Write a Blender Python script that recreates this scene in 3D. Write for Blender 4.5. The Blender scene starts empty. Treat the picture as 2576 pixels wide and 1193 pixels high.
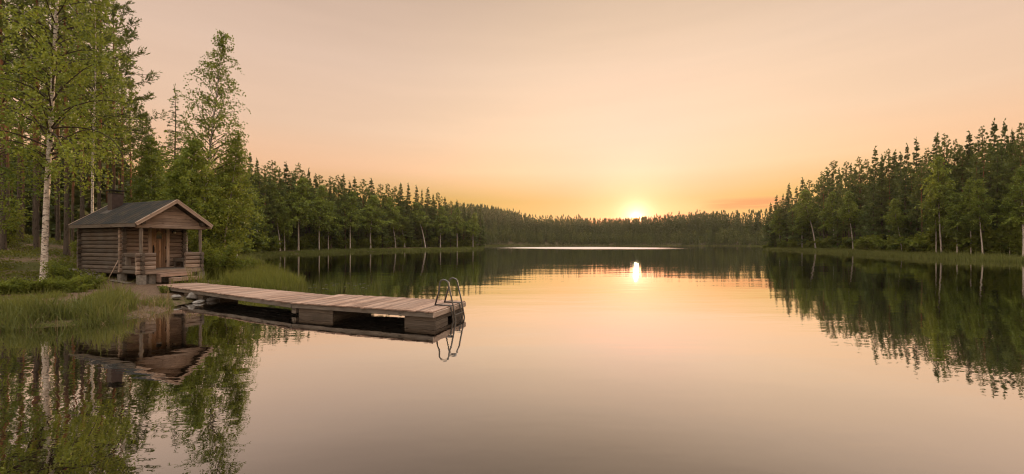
import bpy, math, random
import numpy as np
from mathutils import Vector, Matrix

S = bpy.context.scene
COL = S.collection
R = math.radians
rng = np.random.default_rng(11)
random.seed(11)

# ------------------------------------------------------------------ camera
CAM_H = 2.2
FPX = 1001.8                       # focal length in units of a 2576 px wide picture
HORIZ = 613.0
cd = bpy.data.cameras.new("camera")
cam = bpy.data.objects.new("camera", cd)
COL.objects.link(cam)
cam.location = (0, 0, CAM_H)
cam.rotation_euler = (R(90), 0, 0)
cd.sensor_width = 36.0
cd.lens = 14.0
cd.shift_y = 16.5 / 2576
cd.clip_start = 0.05
cd.clip_end = 4000
S.camera = cam

S.view_settings.view_transform = 'Standard'
S.view_settings.look = 'None'
S.view_settings.exposure = 0.0
S.view_settings.gamma = 1.0
S.cycles.max_bounces = 8
S.cycles.diffuse_bounces = 3
S.cycles.glossy_bounces = 3
S.cycles.transmission_bounces = 3
S.cycles.volume_bounces = 0
S.cycles.caustics_reflective = False
S.cycles.use_denoising = True
S.cycles.filter_width = 1.15

# ------------------------------------------------------------------ sun and sky
SUN_AZ = math.atan((1600 - 1288) / FPX)      # to the right of +Y
SUN_EL = R(3.62)
SUN = Vector((math.sin(SUN_AZ) * math.cos(SUN_EL), math.cos(SUN_AZ) * math.cos(SUN_EL), math.sin(SUN_EL)))

ld = bpy.data.lights.new("sun", 'SUN')
ld.energy = 3.6
ld.angle = R(0.5)
ld.color = (1.0, 0.66, 0.36)
lo = bpy.data.objects.new("sun", ld)
COL.objects.link(lo)
lo.rotation_euler = (-SUN).to_track_quat('-Z', 'Y').to_euler()
lo.location = (60, 200, 60)


class NT:
    """small helper to write node trees as expressions"""
    def __init__(s, tree):
        s.t = tree
        s.n = tree.nodes
        s.l = tree.links

    def add(s, typ, **kw):
        n = s.n.new(typ)
        for k, v in kw.items():
            setattr(n, k, v)
        return n

    def put(s, sock, v):
        if v is None:
            return
        if hasattr(v, 'links') or isinstance(v, bpy.types.NodeSocket):
            s.l.new(v, sock)
        else:
            try:
                sock.default_value = v
            except Exception:
                sock.default_value = (*v, 1.0)

    def m(s, op, a, b=None, c=None, clamp=False):
        n = s.add('ShaderNodeMath', operation=op)
        n.use_clamp = clamp
        s.put(n.inputs[0], a)
        s.put(n.inputs[1], b)
        s.put(n.inputs[2], c)
        return n.outputs[0]

    def vm(s, op, a, b=None, scale=None):
        n = s.add('ShaderNodeVectorMath', operation=op)
        s.put(n.inputs[0], a)
        if b is not None:
            s.put(n.inputs[1], b)
        if scale is not None:
            s.put(n.inputs['Scale'], scale)
        return n.outputs['Value'] if op in ('DOT_PRODUCT', 'LENGTH') else n.outputs[0]

    def mix(s, fac, a, b, blend='MIX'):
        n = s.add('ShaderNodeMix', data_type='RGBA', blend_type=blend)
        s.put(n.inputs[0], fac)
        s.put(n.inputs[6], a)
        s.put(n.inputs[7], b)
        return n.outputs[2]

    def ramp(s, fac, stops, interp='LINEAR'):
        n = s.add('ShaderNodeValToRGB')
        cr = n.color_ramp
        cr.interpolation = interp
        while len(cr.elements) < len(stops):
            cr.elements.new(0.5)
        for e, (p, c) in zip(cr.elements, stops):
            e.position = p
            e.color = (*c, 1) if len(c) == 3 else c
        s.put(n.inputs[0], fac)
        return n.outputs[0]

    def maprange(s, v, a, b, c=0.0, d=1.0, typ='SMOOTHSTEP'):
        n = s.add('ShaderNodeMapRange', interpolation_type=typ)
        s.put(n.inputs[0], v)
        for i, q in enumerate((a, b, c, d)):
            s.put(n.inputs[i + 1], q)
        return n.outputs[0]

    def noise(s, vec=None, scale=5.0, detail=3.0, rough=0.5, out='Fac'):
        n = s.add('ShaderNodeTexNoise')
        if vec is not None:
            s.put(n.inputs['Vector'], vec)
        n.inputs['Scale'].default_value = scale
        n.inputs['Detail'].default_value = detail
        n.inputs['Roughness'].default_value = rough
        return n.outputs[out]

    def scale3(s, vec, xyz):
        n = s.add('ShaderNodeMapping')
        s.put(n.inputs['Vector'], vec)
        n.inputs['Scale'].default_value = xyz
        return n.outputs[0]


world = bpy.data.worlds.new("World")
S.world = world
world.use_nodes = True
world.node_tree.nodes.clear()
W = NT(world.node_tree)
geo = W.add('ShaderNodeTexCoord')
dirv = W.vm('NORMALIZE', geo.outputs['Generated'])
sep = W.add('ShaderNodeSeparateXYZ')
W.put(sep.inputs[0], dirv)
dz = sep.outputs['Z']
cosang = W.vm('DOT_PRODUCT', dirv, tuple(SUN))
ang = W.m('MULTIPLY', W.m('ARCCOSINE', W.m('MINIMUM', cosang, 0.99999)), 180 / math.pi)   # degrees
el = W.m('MULTIPLY', W.m('ARCSINE', W.m('MAXIMUM', dz, 0.0)), 180 / math.pi)
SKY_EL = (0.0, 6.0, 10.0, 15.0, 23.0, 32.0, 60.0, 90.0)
SKY_C = ((0.576, 0.264, 0.045), (0.588, 0.294, 0.053), (0.900, 0.517, 0.303), (0.845, 0.562, 0.388), (0.775, 0.543, 0.408), (0.610, 0.430, 0.328), (2.10, 1.94, 1.72), (4.50, 4.42, 4.15))  # last two colours, overhead and out of view, raised as added fill light
GLOW_S = (27.0, 14.0, 6.0)
GLOW_C = ((0.360, 0.263, 0.099), (-0.200, -0.175, 0.045), (1.173, 0.225, 0.127))
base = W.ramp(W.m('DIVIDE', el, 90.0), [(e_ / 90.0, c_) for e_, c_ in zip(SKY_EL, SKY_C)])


def gauss(sig):
    q = W.m('DIVIDE', ang, sig)
    return W.m('EXPONENT', W.m('MULTIPLY', W.m('MULTIPLY', q, q), -1.0))


def glow(sig, col):
    return W.vm('SCALE', tuple(col), scale=gauss(sig))


def addv(a, b):
    return W.vm('ADD', a, b)


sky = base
for s_, c_ in zip(GLOW_S, GLOW_C):
    sky = addv(sky, glow(s_, c_))
sky = addv(sky, glow(2.0, (0.62, 0.55, 0.42)))
sky = addv(sky, glow(0.70, (5.0, 2.4, 0.7)))
# thin cloud streaks low on the right of the sun
az = W.m('MULTIPLY', W.m('ARCTAN2', sep.outputs['X'], sep.outputs['Y']), 180 / math.pi)
cv = W.add('ShaderNodeCombineXYZ')
W.put(cv.inputs[0], W.m('MULTIPLY', az, 0.06))
W.put(cv.inputs[1], W.m('MULTIPLY', el, 1.3))
cn = W.noise(cv.outputs[0], 1.6, 4.0, 0.5)
cl_band = W.m('MULTIPLY', W.maprange(el, 4.0, 4.7), W.maprange(el, 5.9, 5.2))
cl_az = W.m('MULTIPLY', W.maprange(az, 24.5, 28.5), W.maprange(az, 36.0, 33.0))
cmask = W.m('MULTIPLY', W.m('MULTIPLY', cl_band, cl_az), W.maprange(cn, 0.32, 0.48))
sky = W.mix(W.m('MULTIPLY', cmask, 0.92), sky, (0.74, 0.25, 0.10))
# very faint wide streaks
cv2 = W.add('ShaderNodeCombineXYZ')
W.put(cv2.inputs[0], W.m('MULTIPLY', az, 0.03))
W.put(cv2.inputs[1], W.m('MULTIPLY', el, 0.35))
cn2 = W.noise(cv2.outputs[0], 1.3, 4.0, 0.55)
sky = W.vm('SCALE', sky, scale=W.maprange(cn2, 0.3, 0.7, 0.985, 1.015))
# fill light added to the unseen sky opposite the sunset, behind the camera
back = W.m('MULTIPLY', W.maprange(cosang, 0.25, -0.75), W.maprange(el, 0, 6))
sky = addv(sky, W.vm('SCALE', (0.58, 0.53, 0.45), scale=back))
# a share of the physical sky
nish = W.add('ShaderNodeTexSky', sky_type='NISHITA')
nish.sun_disc = False
nish.sun_elevation = SUN_EL
nish.sun_rotation = SUN_AZ
bg1 = W.add('ShaderNodeBackground')
W.put(bg1.inputs[0], nish.outputs[0])
bg1.inputs[1].default_value = 0.012
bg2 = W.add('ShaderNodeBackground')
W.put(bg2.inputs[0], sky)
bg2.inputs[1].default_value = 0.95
ad = W.add('ShaderNodeAddShader')
W.l.new(bg1.outputs[0], ad.inputs[0])
W.l.new(bg2.outputs[0], ad.inputs[1])
wo = W.add('ShaderNodeOutputWorld')
W.l.new(ad.outputs[0], wo.inputs[0])
world.cycles.sampling_method = 'MANUAL'
world.cycles.sample_map_resolution = 1024


# ------------------------------------------------------------------ helpers
def tag(o, label=None, cat=None, group=None, kind=None):
    if label:
        o['label'] = label
    if cat:
        o['category'] = cat
    if group:
        o['group'] = group
    if kind:
        o['kind'] = kind
    return o


def empty(name, loc=(0, 0, 0), rz=0.0):
    o = bpy.data.objects.new(name, None)
    o.empty_display_size = 0.2
    COL.objects.link(o)
    o.location = loc
    o.rotation_euler = (0, 0, rz)
    return o


def np_mesh(name, V, F, smooth=False, uv=None, tint=None):
    """V (n,3); F list of int arrays (m,k)"""
    me = bpy.data.meshes.new(name)
    V = np.asarray(V, dtype=np.float32)
    F = [np.asarray(f, dtype=np.int32) for f in F if len(f)]
    nl = sum(f.size for f in F)
    npoly = sum(len(f) for f in F)
    me.vertices.add(len(V))
    me.vertices.foreach_set("co", V.ravel())
    me.loops.add(nl)
    me.loops.foreach_set("vertex_index", np.concatenate([f.ravel() for f in F]))
    me.polygons.add(npoly)
    starts = []
    p = 0
    for f in F:
        starts.append(p + np.arange(len(f), dtype=np.int32) * f.shape[1])
        p += f.size
    me.polygons.foreach_set("loop_start", np.concatenate(starts).astype(np.int32))
    if smooth:
        me.polygons.foreach_set("use_smooth", np.ones(npoly, dtype=bool))
    if tint is not None:
        a = me.attributes.new("tint", 'FLOAT', 'POINT')
        a.data.foreach_set("value", np.asarray(tint, dtype=np.float32))
    if uv is not None:
        l = me.uv_layers.new(name="UVMap")
        l.data.foreach_set("uv", np.asarray(uv, dtype=np.float32).ravel())
    me.update(calc_edges=True)
    return me


def link(name, me, mat=None, parent=None):
    o = bpy.data.objects.new(name, me)
    COL.objects.link(o)
    if mat is not None and len(me.materials) == 0:
        me.materials.append(mat)
    if parent is not None:
        o.parent = parent
    return o


def unit(v):
    v = np.asarray(v, dtype=float)
    return v / max(np.linalg.norm(v), 1e-9)


def rect(w, h, c=0.006):
    a, b = w / 2, h / 2
    return [(-a + c, -b), (a - c, -b), (a, -b + c), (a, b - c), (a - c, b), (-a + c, b), (-a, b - c), (-a, -b + c)]


def logprof(t, h, bulge=0.03):
    """a squared log with rounded faces: t thick (first axis), h high"""
    a, b = t / 2, h / 2
    pts = []
    for q in (-1, -.8, -.45, .45, .8, 1):
        pts.append((a - bulge * q ** 4, b * q * 0.985))
    for q in (1, .8, .45, -.45, -.8, -1):
        pts.append((-a + bulge * q ** 4, b * q * 0.985))
    return pts


def circ(r, n=8):
    return [(r * math.cos(2 * math.pi * k / n), r * math.sin(2 * math.pi * k / n)) for k in range(n)]


class MB:
    """collects beams, tubes and polygons into one mesh, with a wood-grain UV: u along the length"""
    def __init__(s):
        s.v, s.f, s.uv = [], [], []

    def beam(s, p0, p1, prof, up=(0, 0, 1), segs=1, wob=0.0, taper=1.0):
        p0, p1 = np.asarray(p0, float), np.asarray(p1, float)
        d = unit(p1 - p0)
        L = np.linalg.norm(p1 - p0)
        sd = unit(np.cross(d, up))
        tp = np.cross(sd, d)
        n0 = len(s.v)
        k = len(prof)
        ou, ov = random.random() * 50, random.random() * 50
        per = [0.0]
        for i in range(k):
            a, b = prof[i], prof[(i + 1) % k]
            per.append(per[-1] + math.hypot(b[0] - a[0], b[1] - a[1]))
        for j in range(segs + 1):
            q = j / segs
            c = p0 + (p1 - p0) * q
            if wob and 0 < j < segs:
                c = c + sd * random.uniform(-wob, wob) + tp * random.uniform(-wob, wob)
            sc = 1 + (taper - 1) * q
            for a, b in prof:
                s.v.append(tuple(c + sd * a * sc + tp * b * sc))
        for j in range(segs):
            for i in range(k):
                i2 = (i + 1) % k
                s.f.append((n0 + j * k + i, n0 + j * k + i2, n0 + (j + 1) * k + i2, n0 + (j + 1) * k + i))
                u0, u1 = ou + L * j / segs, ou + L * (j + 1) / segs
                s.uv += [(u0, ov + per[i]), (u0, ov + per[i + 1]), (u1, ov + per[i + 1]), (u1, ov + per[i])]
        s.f.append(tuple(n0 + i for i in range(k))[::-1])
        s.uv += [(ou + prof[i][0] * .3, ov + prof[i][1]) for i in range(k)][::-1]
        s.f.append(tuple(n0 + segs * k + i for i in range(k)))
        s.uv += [(ou + prof[i][0] * .3, ov + prof[i][1]) for i in range(k)]
        return s

    def box(s, x0, x1, y0, y1, z0, z1, along='x', c=0.006):
        if along == 'x':
            return s.beam((x0, (y0 + y1) / 2, (z0 + z1) / 2), (x1, (y0 + y1) / 2, (z0 + z1) / 2), rect(y1 - y0, z1 - z0, c))
        if along == 'y':
            return s.beam(((x0 + x1) / 2, y0, (z0 + z1) / 2), ((x0 + x1) / 2, y1, (z0 + z1) / 2), rect(x1 - x0, z1 - z0, c))
        return s.beam(((x0 + x1) / 2, (y0 + y1) / 2, z0), ((x0 + x1) / 2, (y0 + y1) / 2, z1), rect(x1 - x0, y1 - y0, c), up=(0, 1, 0))

    def tube(s, pts, radii, n=8):
        pts = [np.asarray(p, float) for p in pts]
        n0 = len(s.v)
        m = len(pts)
        if not hasattr(radii, '__len__'):
            radii = [radii] * m
        t0 = unit(pts[1] - pts[0])
        ref = np.array((0, 0, 1.0)) if abs(t0[2]) < 0.9 else np.array((1.0, 0, 0))
        nrm = unit(np.cross(t0, ref))
        dist = 0
        ds = []
        for j in range(m):
            t = unit(pts[min(j + 1, m - 1)] - pts[max(j - 1, 0)])
            nrm = unit(nrm - t * np.dot(nrm, t))
            bn = np.cross(t, nrm)
            if j:
                dist += np.linalg.norm(pts[j] - pts[j - 1])
            ds.append(dist)
            for i in range(n):
                a = 2 * math.pi * i / n
                s.v.append(tuple(pts[j] + radii[j] * (nrm * math.cos(a) + bn * math.sin(a))))
        for j in range(m - 1):
            for i in range(n):
                i2 = (i + 1) % n
                s.f.append((n0 + j * n + i, n0 + j * n + i2, n0 + (j + 1) * n + i2, n0 + (j + 1) * n + i))
                v0, v1 = i / n * 6.28 * radii[j], (i + 1) / n * 6.28 * radii[j]
                s.uv += [(ds[j], v0), (ds[j], v1), (ds[j + 1], v1), (ds[j + 1], v0)]
        s.f.append(tuple(n0 + i for i in range(n))[::-1])
        s.uv += [(0, 0)] * n
        s.f.append(tuple(n0 + (m - 1) * n + i for i in range(n)))
        s.uv += [(0, 0)] * n
        return s

    def prism(s, poly, off):
        """a flat polygon pushed along off"""
        k = len(poly)
        n0 = len(s.v)
        off = np.asarray(off, float)
        for p in poly:
            s.v.append(tuple(p))
        for p in poly:
            s.v.append(tuple(np.asarray(p, float) + off))
        ou = random.random() * 20
        s.f.append(tuple(n0 + i for i in range(k))[::-1])
        s.uv += [(ou + p[0] + p[1], p[2] + 0.3 * p[1]) for p in poly][::-1]
        s.f.append(tuple(n0 + k + i for i in range(k)))
        s.uv += [(ou + p[0] + p[1], p[2] + 0.3 * p[1]) for p in poly]
        for i in range(k):
            i2 = (i + 1) % k
            s.f.append((n0 + i, n0 + i2, n0 + k + i2, n0 + k + i))
            s.uv += [(ou, 0), (ou + 1, 0), (ou + 1, .05), (ou, .05)]
        return s

    def build(s, name, mat, parent=None, smooth=False, shift=(0, 0, 0)):
        me = bpy.data.meshes.new(name)
        sh = np.asarray(shift, float)
        me.from_pydata([tuple(np.asarray(v) - sh) for v in s.v], [], s.f)
        l = me.uv_layers.new(name="UVMap")
        l.data.foreach_set("uv", np.asarray(s.uv, dtype=np.float32).ravel())
        if smooth:
            me.polygons.foreach_set("use_smooth", np.ones(len(s.f), dtype=bool))
        me.update()
        import bmesh
        bm = bmesh.new()
        bm.from_mesh(me)
        bmesh.ops.recalc_face_normals(bm, faces=bm.faces)
        bm.to_mesh(me)
        bm.free()
        return link(name, me, mat, parent)


# ------------------------------------------------------------------ materials
def new_mat(name):
    m = bpy.data.materials.new(name)
    m.use_nodes = True
    m.node_tree.nodes.clear()
    t = NT(m.node_tree)
    out = t.add('ShaderNodeOutputMaterial')
    return m, t, out


def principled(t, out, col, rough=0.8, metal=0.0, bump=None, bstr=0.3, bdist=0.02, spec=0.3):
    p = t.add('ShaderNodeBsdfPrincipled')
    t.put(p.inputs['Base Color'], col)
    t.put(p.inputs['Roughness'], rough)
    t.put(p.inputs['Metallic'], metal)
    t.put(p.inputs['Specular IOR Level'], spec)
    if bump is not None:
        b = t.add('ShaderNodeBump')
        b.inputs['Strength'].default_value = bstr
        b.inputs['Distance'].default_value = bdist
        t.put(b.inputs['Height'], bump)
        t.l.new(b.outputs[0], p.inputs['Normal'])
    t.l.new(p.outputs[0], out.inputs[0])
    return p


def wood_mat(name, dark, light, grey, greyness=0.4, fine=90.0):
    m, t, out = new_mat(name)
    uv = t.add('ShaderNodeUVMap').outputs[0]
    g = t.add('ShaderNodeNewGeometry')
    rnd = g.outputs['Random Per Island']
    oc = t.add('ShaderNodeTexCoord').outputs['Object']
    grain = t.noise(t.scale3(uv, (2.5, fine, 1)), 1.0, 4.0, 0.6)
    streak = t.noise(t.scale3(uv, (0.9, 16.0, 1)), 1.0, 3.0, 0.55)
    patch = t.noise(oc, 1.4, 4.0, 0.6)
    c = t.mix(t.maprange(grain, 0.32, 0.68), dark, light)
    c = t.mix(t.m('MULTIPLY', t.maprange(streak, 0.4, 0.65), 0.55), c, dark)
    c = t.mix(t.m('MULTIPLY', t.maprange(patch, 0.38, 0.68), greyness), c, grey)
    c = t.vm('SCALE', c, scale=t.m('ADD', 0.62, t.m('MULTIPLY', rnd, 0.76)))
    crack = t.noise(t.scale3(uv, (0.7, 26.0, 1)), 1.0, 5.0, 0.7)
    c = t.mix(t.m('MULTIPLY', t.maprange(crack, 0.60, 0.68), 0.75), c, tuple(q * 0.35 for q in dark))
    knot = t.add('ShaderNodeTexVoronoi')
    t.put(knot.inputs['Vector'], t.scale3(uv, (1.6, 7.0, 1)))
    knot.inputs['Scale'].default_value = 1.0
    c = t.mix(t.maprange(knot.outputs['Distance'], 0.13, 0.06), c, tuple(q * 0.45 for q in dark))
    h = t.m('ADD', grain, t.m('MULTIPLY', streak, 0.7))
    principled(t, out, c, 0.82, bump=h, bstr=0.45, bdist=0.006, spec=0.25)
    return m


M = {}
M['log'] = wood_mat('log_wood_shaded', (0.045, 0.034, 0.027), (0.165, 0.126, 0.098), (0.125, 0.110, 0.096), 0.6)  # log colour darkened to carry the eave shade of the side walls
M['log_front_lit'] = wood_mat('log_wood_front_lit', (0.140, 0.098, 0.074), (0.430, 0.318, 0.248), (0.320, 0.255, 0.215), 0.5)  # same logs, colour raised to put light on the porch front
M['trim'] = wood_mat('trim_wood', (0.290, 0.205, 0.155), (0.580, 0.440, 0.350), (0.430, 0.350, 0.300), 0.35)
M['door'] = wood_mat('door_wood', (0.190, 0.108, 0.062), (0.480, 0.300, 0.185), (0.330, 0.230, 0.165), 0.3)
M['pontoon'] = wood_mat('wet_wood', (0.075, 0.058, 0.045), (0.260, 0.205, 0.160), (0.170, 0.142, 0.118), 0.5)
M['deck'] = wood_mat('deck_wood', (0.150, 0.088, 0.064), (0.440, 0.290, 0.218), (0.330, 0.240, 0.196), 0.5)
M['grey_wood'] = wood_mat('grey_wood', (0.085, 0.068, 0.054), (0.230, 0.188, 0.155), (0.170, 0.150, 0.132), 0.5)


def simple_mat(name, col, rough=0.6, metal=0.0, var=0.25, scale=12.0, spec=0.4, bstr=0.2):
    m, t, out = new_mat(name)
    oc = t.add('ShaderNodeTexCoord').outputs['Object']
    n = t.noise(oc, scale, 5.0, 0.6)
    c = t.vm('SCALE', tuple(col), scale=t.maprange(n, 0.25, 0.75, 1 - var, 1 + var))
    principled(t, out, c, rough, metal, bump=n, bstr=bstr, bdist=0.01, spec=spec)
    return m


M['steel'] = simple_mat('brushed_steel', (0.11, 0.105, 0.10), 0.38, 0.85, 0.15, 30)
M['iron'] = simple_mat('dark_iron', (0.025, 0.022, 0.02), 0.5, 0.6, 0.3, 25)
M['chimney'] = simple_mat('brown_sheet_metal', (0.060, 0.040, 0.036), 0.55, 0.2, 0.25, 6)
M['concrete'] = simple_mat('concrete', (0.20, 0.178, 0.155), 0.9, 0, 0.35, 9)
M['tar'] = simple_mat('roof_tar', (0.014, 0.016, 0.017), 0.7, 0, 0.3, 15)
M['stone'] = simple_mat('grey_stone', (0.20, 0.18, 0.165), 0.85, 0, 0.4, 7, bstr=0.5)
M['glass'] = simple_mat('dark_glass', (0.012, 0.014, 0.012), 0.06, 0, 0.1, 4, spec=0.8, bstr=0.0)
M['lamp_glass'] = simple_mat('lamp_glass', (0.45, 0.38, 0.30), 0.3, 0, 0.1, 4)
M['white_plastic'] = simple_mat('white_plastic', (0.55, 0.53, 0.50), 0.5, 0, 0.15, 9)

# roof felt: dark, brownish with moss towards patches
m, t, out = new_mat('roof_felt')
oc = t.add('ShaderNodeTexCoord').outputs['Object']
n1 = t.noise(oc, 1.6, 5, 0.6)
n2 = t.noise(oc, 60, 3, 0.6)
c = t.mix(t.maprange(n1, 0.38, 0.66), (0.026, 0.027, 0.026), (0.062, 0.047, 0.034))
c = t.mix(t.m('MULTIPLY', t.maprange(t.noise(oc, 3.3, 5, 0.65), 0.55, 0.72), 0.6), c, (0.075, 0.075, 0.030))
c = t.vm('SCALE', c, scale=t.maprange(n2, 0.2, 0.8, 0.7, 1.3))
principled(t, out, c, 0.9, bump=n2, bstr=0.4, bdist=0.006, spec=0.2)
M['roof'] = m


def leaf_mat(name, a, b, trans, tfac=0.42, rough=0.55, nscale=0.35):
    """leaves: two greens mixed by branch tint, tree and slow noise; some light comes through"""
    m, t, out = new_mat(name)
    at = t.add('ShaderNodeAttribute', attribute_name='tint')
    oi = t.add('ShaderNodeObjectInfo')
    g = t.add('ShaderNodeNewGeometry')
    nz = t.noise(g.outputs['Position'], nscale, 2.0, 0.5)
    f = t.m('ADD', t.m('MULTIPLY', at.outputs['Fac'], 0.55), t.m('MULTIPLY', oi.outputs['Random'], 0.25))
    f = t.m('ADD', f, t.m('MULTIPLY', t.m('SUBTRACT', nz, 0.35), 0.55), clamp=True)
    c = t.mix(f, a, b)
    d = t.add('ShaderNodeBsdfPrincipled')
    t.put(d.inputs['Base Color'], c)
    d.inputs['Roughness'].default_value = rough
    d.inputs['Specular IOR Level'].default_value = 0.22
    tr = t.add('ShaderNodeBsdfTranslucent')
    t.put(tr.inputs['Color'], t.mix(0.5, c, trans))
    mx = t.add('ShaderNodeMixShader')
    mx.inputs[0].default_value = tfac
    t.l.new(d.outputs[0], mx.inputs[1])
    t.l.new(tr.outputs[0], mx.inputs[2])
    t.l.new(mx.outputs[0], out.inputs[0])
    return m


M['birch_leaf'] = leaf_mat('birch_leaf', (0.038, 0.072, 0.013), (0.255, 0.305, 0.046), (0.34, 0.37, 0.035), 0.32)
M['bush_leaf'] = leaf_mat('bush_leaf', (0.042, 0.072, 0.014), (0.210, 0.240, 0.038), (0.32, 0.34, 0.035), 0.44, nscale=1.2)
M['pine_needle'] = leaf_mat('pine_needle', (0.050, 0.082, 0.022), (0.195, 0.225, 0.052), (0.18, 0.18, 0.02), 0.28)
M['spruce_needle'] = leaf_mat('spruce_needle', (0.044, 0.078, 0.022), (0.170, 0.210, 0.052), (0.14, 0.15, 0.02), 0.24)
M['mass_needle'] = leaf_mat('mass_needle', (0.028, 0.044, 0.013), (0.140, 0.150, 0.034), (0.14, 0.13, 0.02), 0.2, nscale=0.05)
M['grass'] = leaf_mat('grass_blade', (0.050, 0.080, 0.015), (0.230, 0.235, 0.052), (0.30, 0.30, 0.05), 0.40, nscale=1.6)
M['sedge'] = leaf_mat('sedge_blade', (0.040, 0.064, 0.014), (0.190, 0.200, 0.058), (0.30, 0.29, 0.06), 0.36, nscale=0.5)
M['straw'] = leaf_mat('straw', (0.120, 0.085, 0.040), (0.380, 0.280, 0.140), (0.3, 0.22, 0.08), 0.25, nscale=1.6)
M['bilberry'] = leaf_mat('bilberry', (0.050, 0.062, 0.012), (0.140, 0.145, 0.022), (0.20, 0.20, 0.02), 0.35, nscale=0.8)
M['lily'] = leaf_mat('lily_leaf', (0.06, 0.07, 0.03), (0.14, 0.13, 0.07), (0.1, 0.1, 0.03), 0.1)

# barks
m, t, out = new_mat('birch_bark')
oc = t.add('ShaderNodeTexCoord').outputs['Object']
n1 = t.noise(t.scale3(oc, (5.0, 5.0, 13.0)), 1.0, 4, 0.65)
n2 = t.noise(t.scale3(oc, (9.0, 9.0, 42.0)), 1.0, 3, 0.6)
n3 = t.noise(oc, 5.0, 3, 0.5)
c = t.mix(t.maprange(n3, 0.3, 0.7), (0.62, 0.56, 0.50), (0.50, 0.41, 0.34))
c = t.mix(t.m('MULTIPLY', t.maprange(n2, 0.52, 0.60), 0.75), c, (0.12, 0.09, 0.07))
c = t.mix(t.maprange(n1, 0.565, 0.61), c, (0.030, 0.024, 0.020))
principled(t, out, c, 0.75, bump=n2, bstr=0.3, bdist=0.01)
M['birch_bark'] = m

m, t, out = new_mat('pine_bark')
tc = t.add('ShaderNodeTexCoord')
oc = tc.outputs['Object']
sz = t.add('ShaderNodeSeparateXYZ')
t.put(sz.inputs[0], oc)
n1 = t.noise(t.scale3(oc, (14.0, 14.0, 4.0)), 1.0, 5, 0.65)
h = t.m('ADD', sz.outputs['Z'], t.m('MULTIPLY', t.m('SUBTRACT', n1, 0.5), 2.5))
c = t.mix(t.maprange(h, 4.0, 9.0), (0.085, 0.066, 0.052), (0.230, 0.105, 0.050))
c = t.mix(t.maprange(n1, 0.52, 0.64), c, t.vm('SCALE', c, scale=0.38))
principled(t, out, c, 0.9, bump=n1, bstr=0.6, bdist=0.03, spec=0.15)
M['pine_bark'] = m

m, t, out = new_mat('spruce_bark')
oc = t.add('ShaderNodeTexCoord').outputs['Object']
n1 = t.noise(t.scale3(oc, (12.0, 12.0, 6.0)), 1.0, 4, 0.65)
c = t.mix(t.maprange(n1, 0.35, 0.65), (0.045, 0.034, 0.027), (0.130, 0.092, 0.070))
principled(t, out, c, 0.9, bump=n1, bstr=0.5, bdist=0.02, spec=0.15)
M['spruce_bark'] = m
M['branch_bark'] = simple_mat('branch_bark', (0.050, 0.036, 0.027), 0.85, 0, 0.3, 20, spec=0.2)

# ground: soil, moss and dry litter
m, t, out = new_mat('forest_ground')
pos = t.add('ShaderNodeNewGeometry').outputs['Position']
n1 = t.noise(pos, 0.55, 5, 0.6)
n2 = t.noise(pos, 2.6, 5, 0.65)
n3 = t.noise(pos, 18.0, 4, 0.7)
moss = t.mix(t.maprange(n3, 0.3, 0.7), (0.036, 0.040, 0.010), (0.085, 0.080, 0.022))
soil = t.mix(t.maprange(n3, 0.3, 0.7), (0.075, 0.048, 0.032), (0.190, 0.128, 0.088))
c = t.mix(t.maprange(t.m('ADD', t.m('MULTIPLY', n1, 0.6), t.m('MULTIPLY', n2, 0.4)), 0.44, 0.56), moss, soil)
# the trodden path in front of the cabin is bare soil
pathd = t.vm('LENGTH', t.vm('MULTIPLY', t.vm('SUBTRACT', pos, (-15.7, 16.1, 0.4)), (0.48, 0.62, 0.0)))
c = t.mix(t.maprange(t.m('ADD', pathd, t.m('MULTIPLY', n2, 1.4)), 2.3, 1.4), c, soil)
principled(t, out, c, 0.95, bump=n3, bstr=0.6, bdist=0.05, spec=0.1)
M['ground'] = m

# water: dark, peat-brown and almost still
m, t, out = new_mat('lake_water')
pos = t.add('ShaderNodeNewGeometry').outputs['Position']
sx = t.add('ShaderNodeSeparateXYZ')
t.put(sx.inputs[0], pos)
dist = t.vm('LENGTH', pos)
w1 = t.noise(t.scale3(pos, (0.35, 1.0, 1.0)), 1.1, 3, 0.5)
w2 = t.noise(t.scale3(pos, (0.22, 0.8, 1.0)), 0.28, 3, 0.5)
w3 = t.noise(t.scale3(pos, (1.0, 2.0, 1.0)), 3.2, 2, 0.5)
hgt = t.m('ADD', t.m('MULTIPLY', w1, 0.0055), t.m('MULTIPLY', w2, 0.028))
hgt = t.m('ADD', hgt, t.m('MULTIPLY', w3, 0.0010))
# the breeze patch far out
ex = t.m('DIVIDE', t.m('SUBTRACT', sx.outputs['X'], 38.0), 50.0)
ey = t.m('DIVIDE', t.m('SUBTRACT', sx.outputs['Y'], 208.0), 62.0)
ed = t.m('SQRT', t.m('ADD', t.m('MULTIPLY', ex, ex), t.m('MULTIPLY', ey, ey)))
ed = t.m('ADD', ed, t.m('MULTIPLY', t.m('SUBTRACT', t.noise(t.scale3(pos, (0.03, 0.06, 1)), 1.0, 3, 0.6), 0.5), 0.65))
breeze = t.maprange(ed, 1.12, 0.55)
bmp = t.add('ShaderNodeBump')
bmp.inputs['Strength'].default_value = 1.0
bmp.inputs['Distance'].default_value = 1.0
t.put(bmp.inputs['Height'], hgt)
gl = t.add('ShaderNodeBsdfGlossy')
gl.distribution = 'GGX'
gl.inputs['Color'].default_value = (0.96, 0.95, 0.94, 1)
t.put(gl.inputs['Roughness'], t.m('ADD', t.maprange(dist, 25, 140, 0.008, 0.012), t.m('MULTIPLY', breeze, 0.36)))
t.l.new(bmp.outputs[0], gl.inputs['Normal'])
df = t.add('ShaderNodeBsdfDiffuse')
df.inputs['Color'].default_value = (0.005, 0.0038, 0.0026, 1)
lw = t.add('ShaderNodeLayerWeight')
lw.inputs['Blend'].default_value = 0.5
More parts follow.
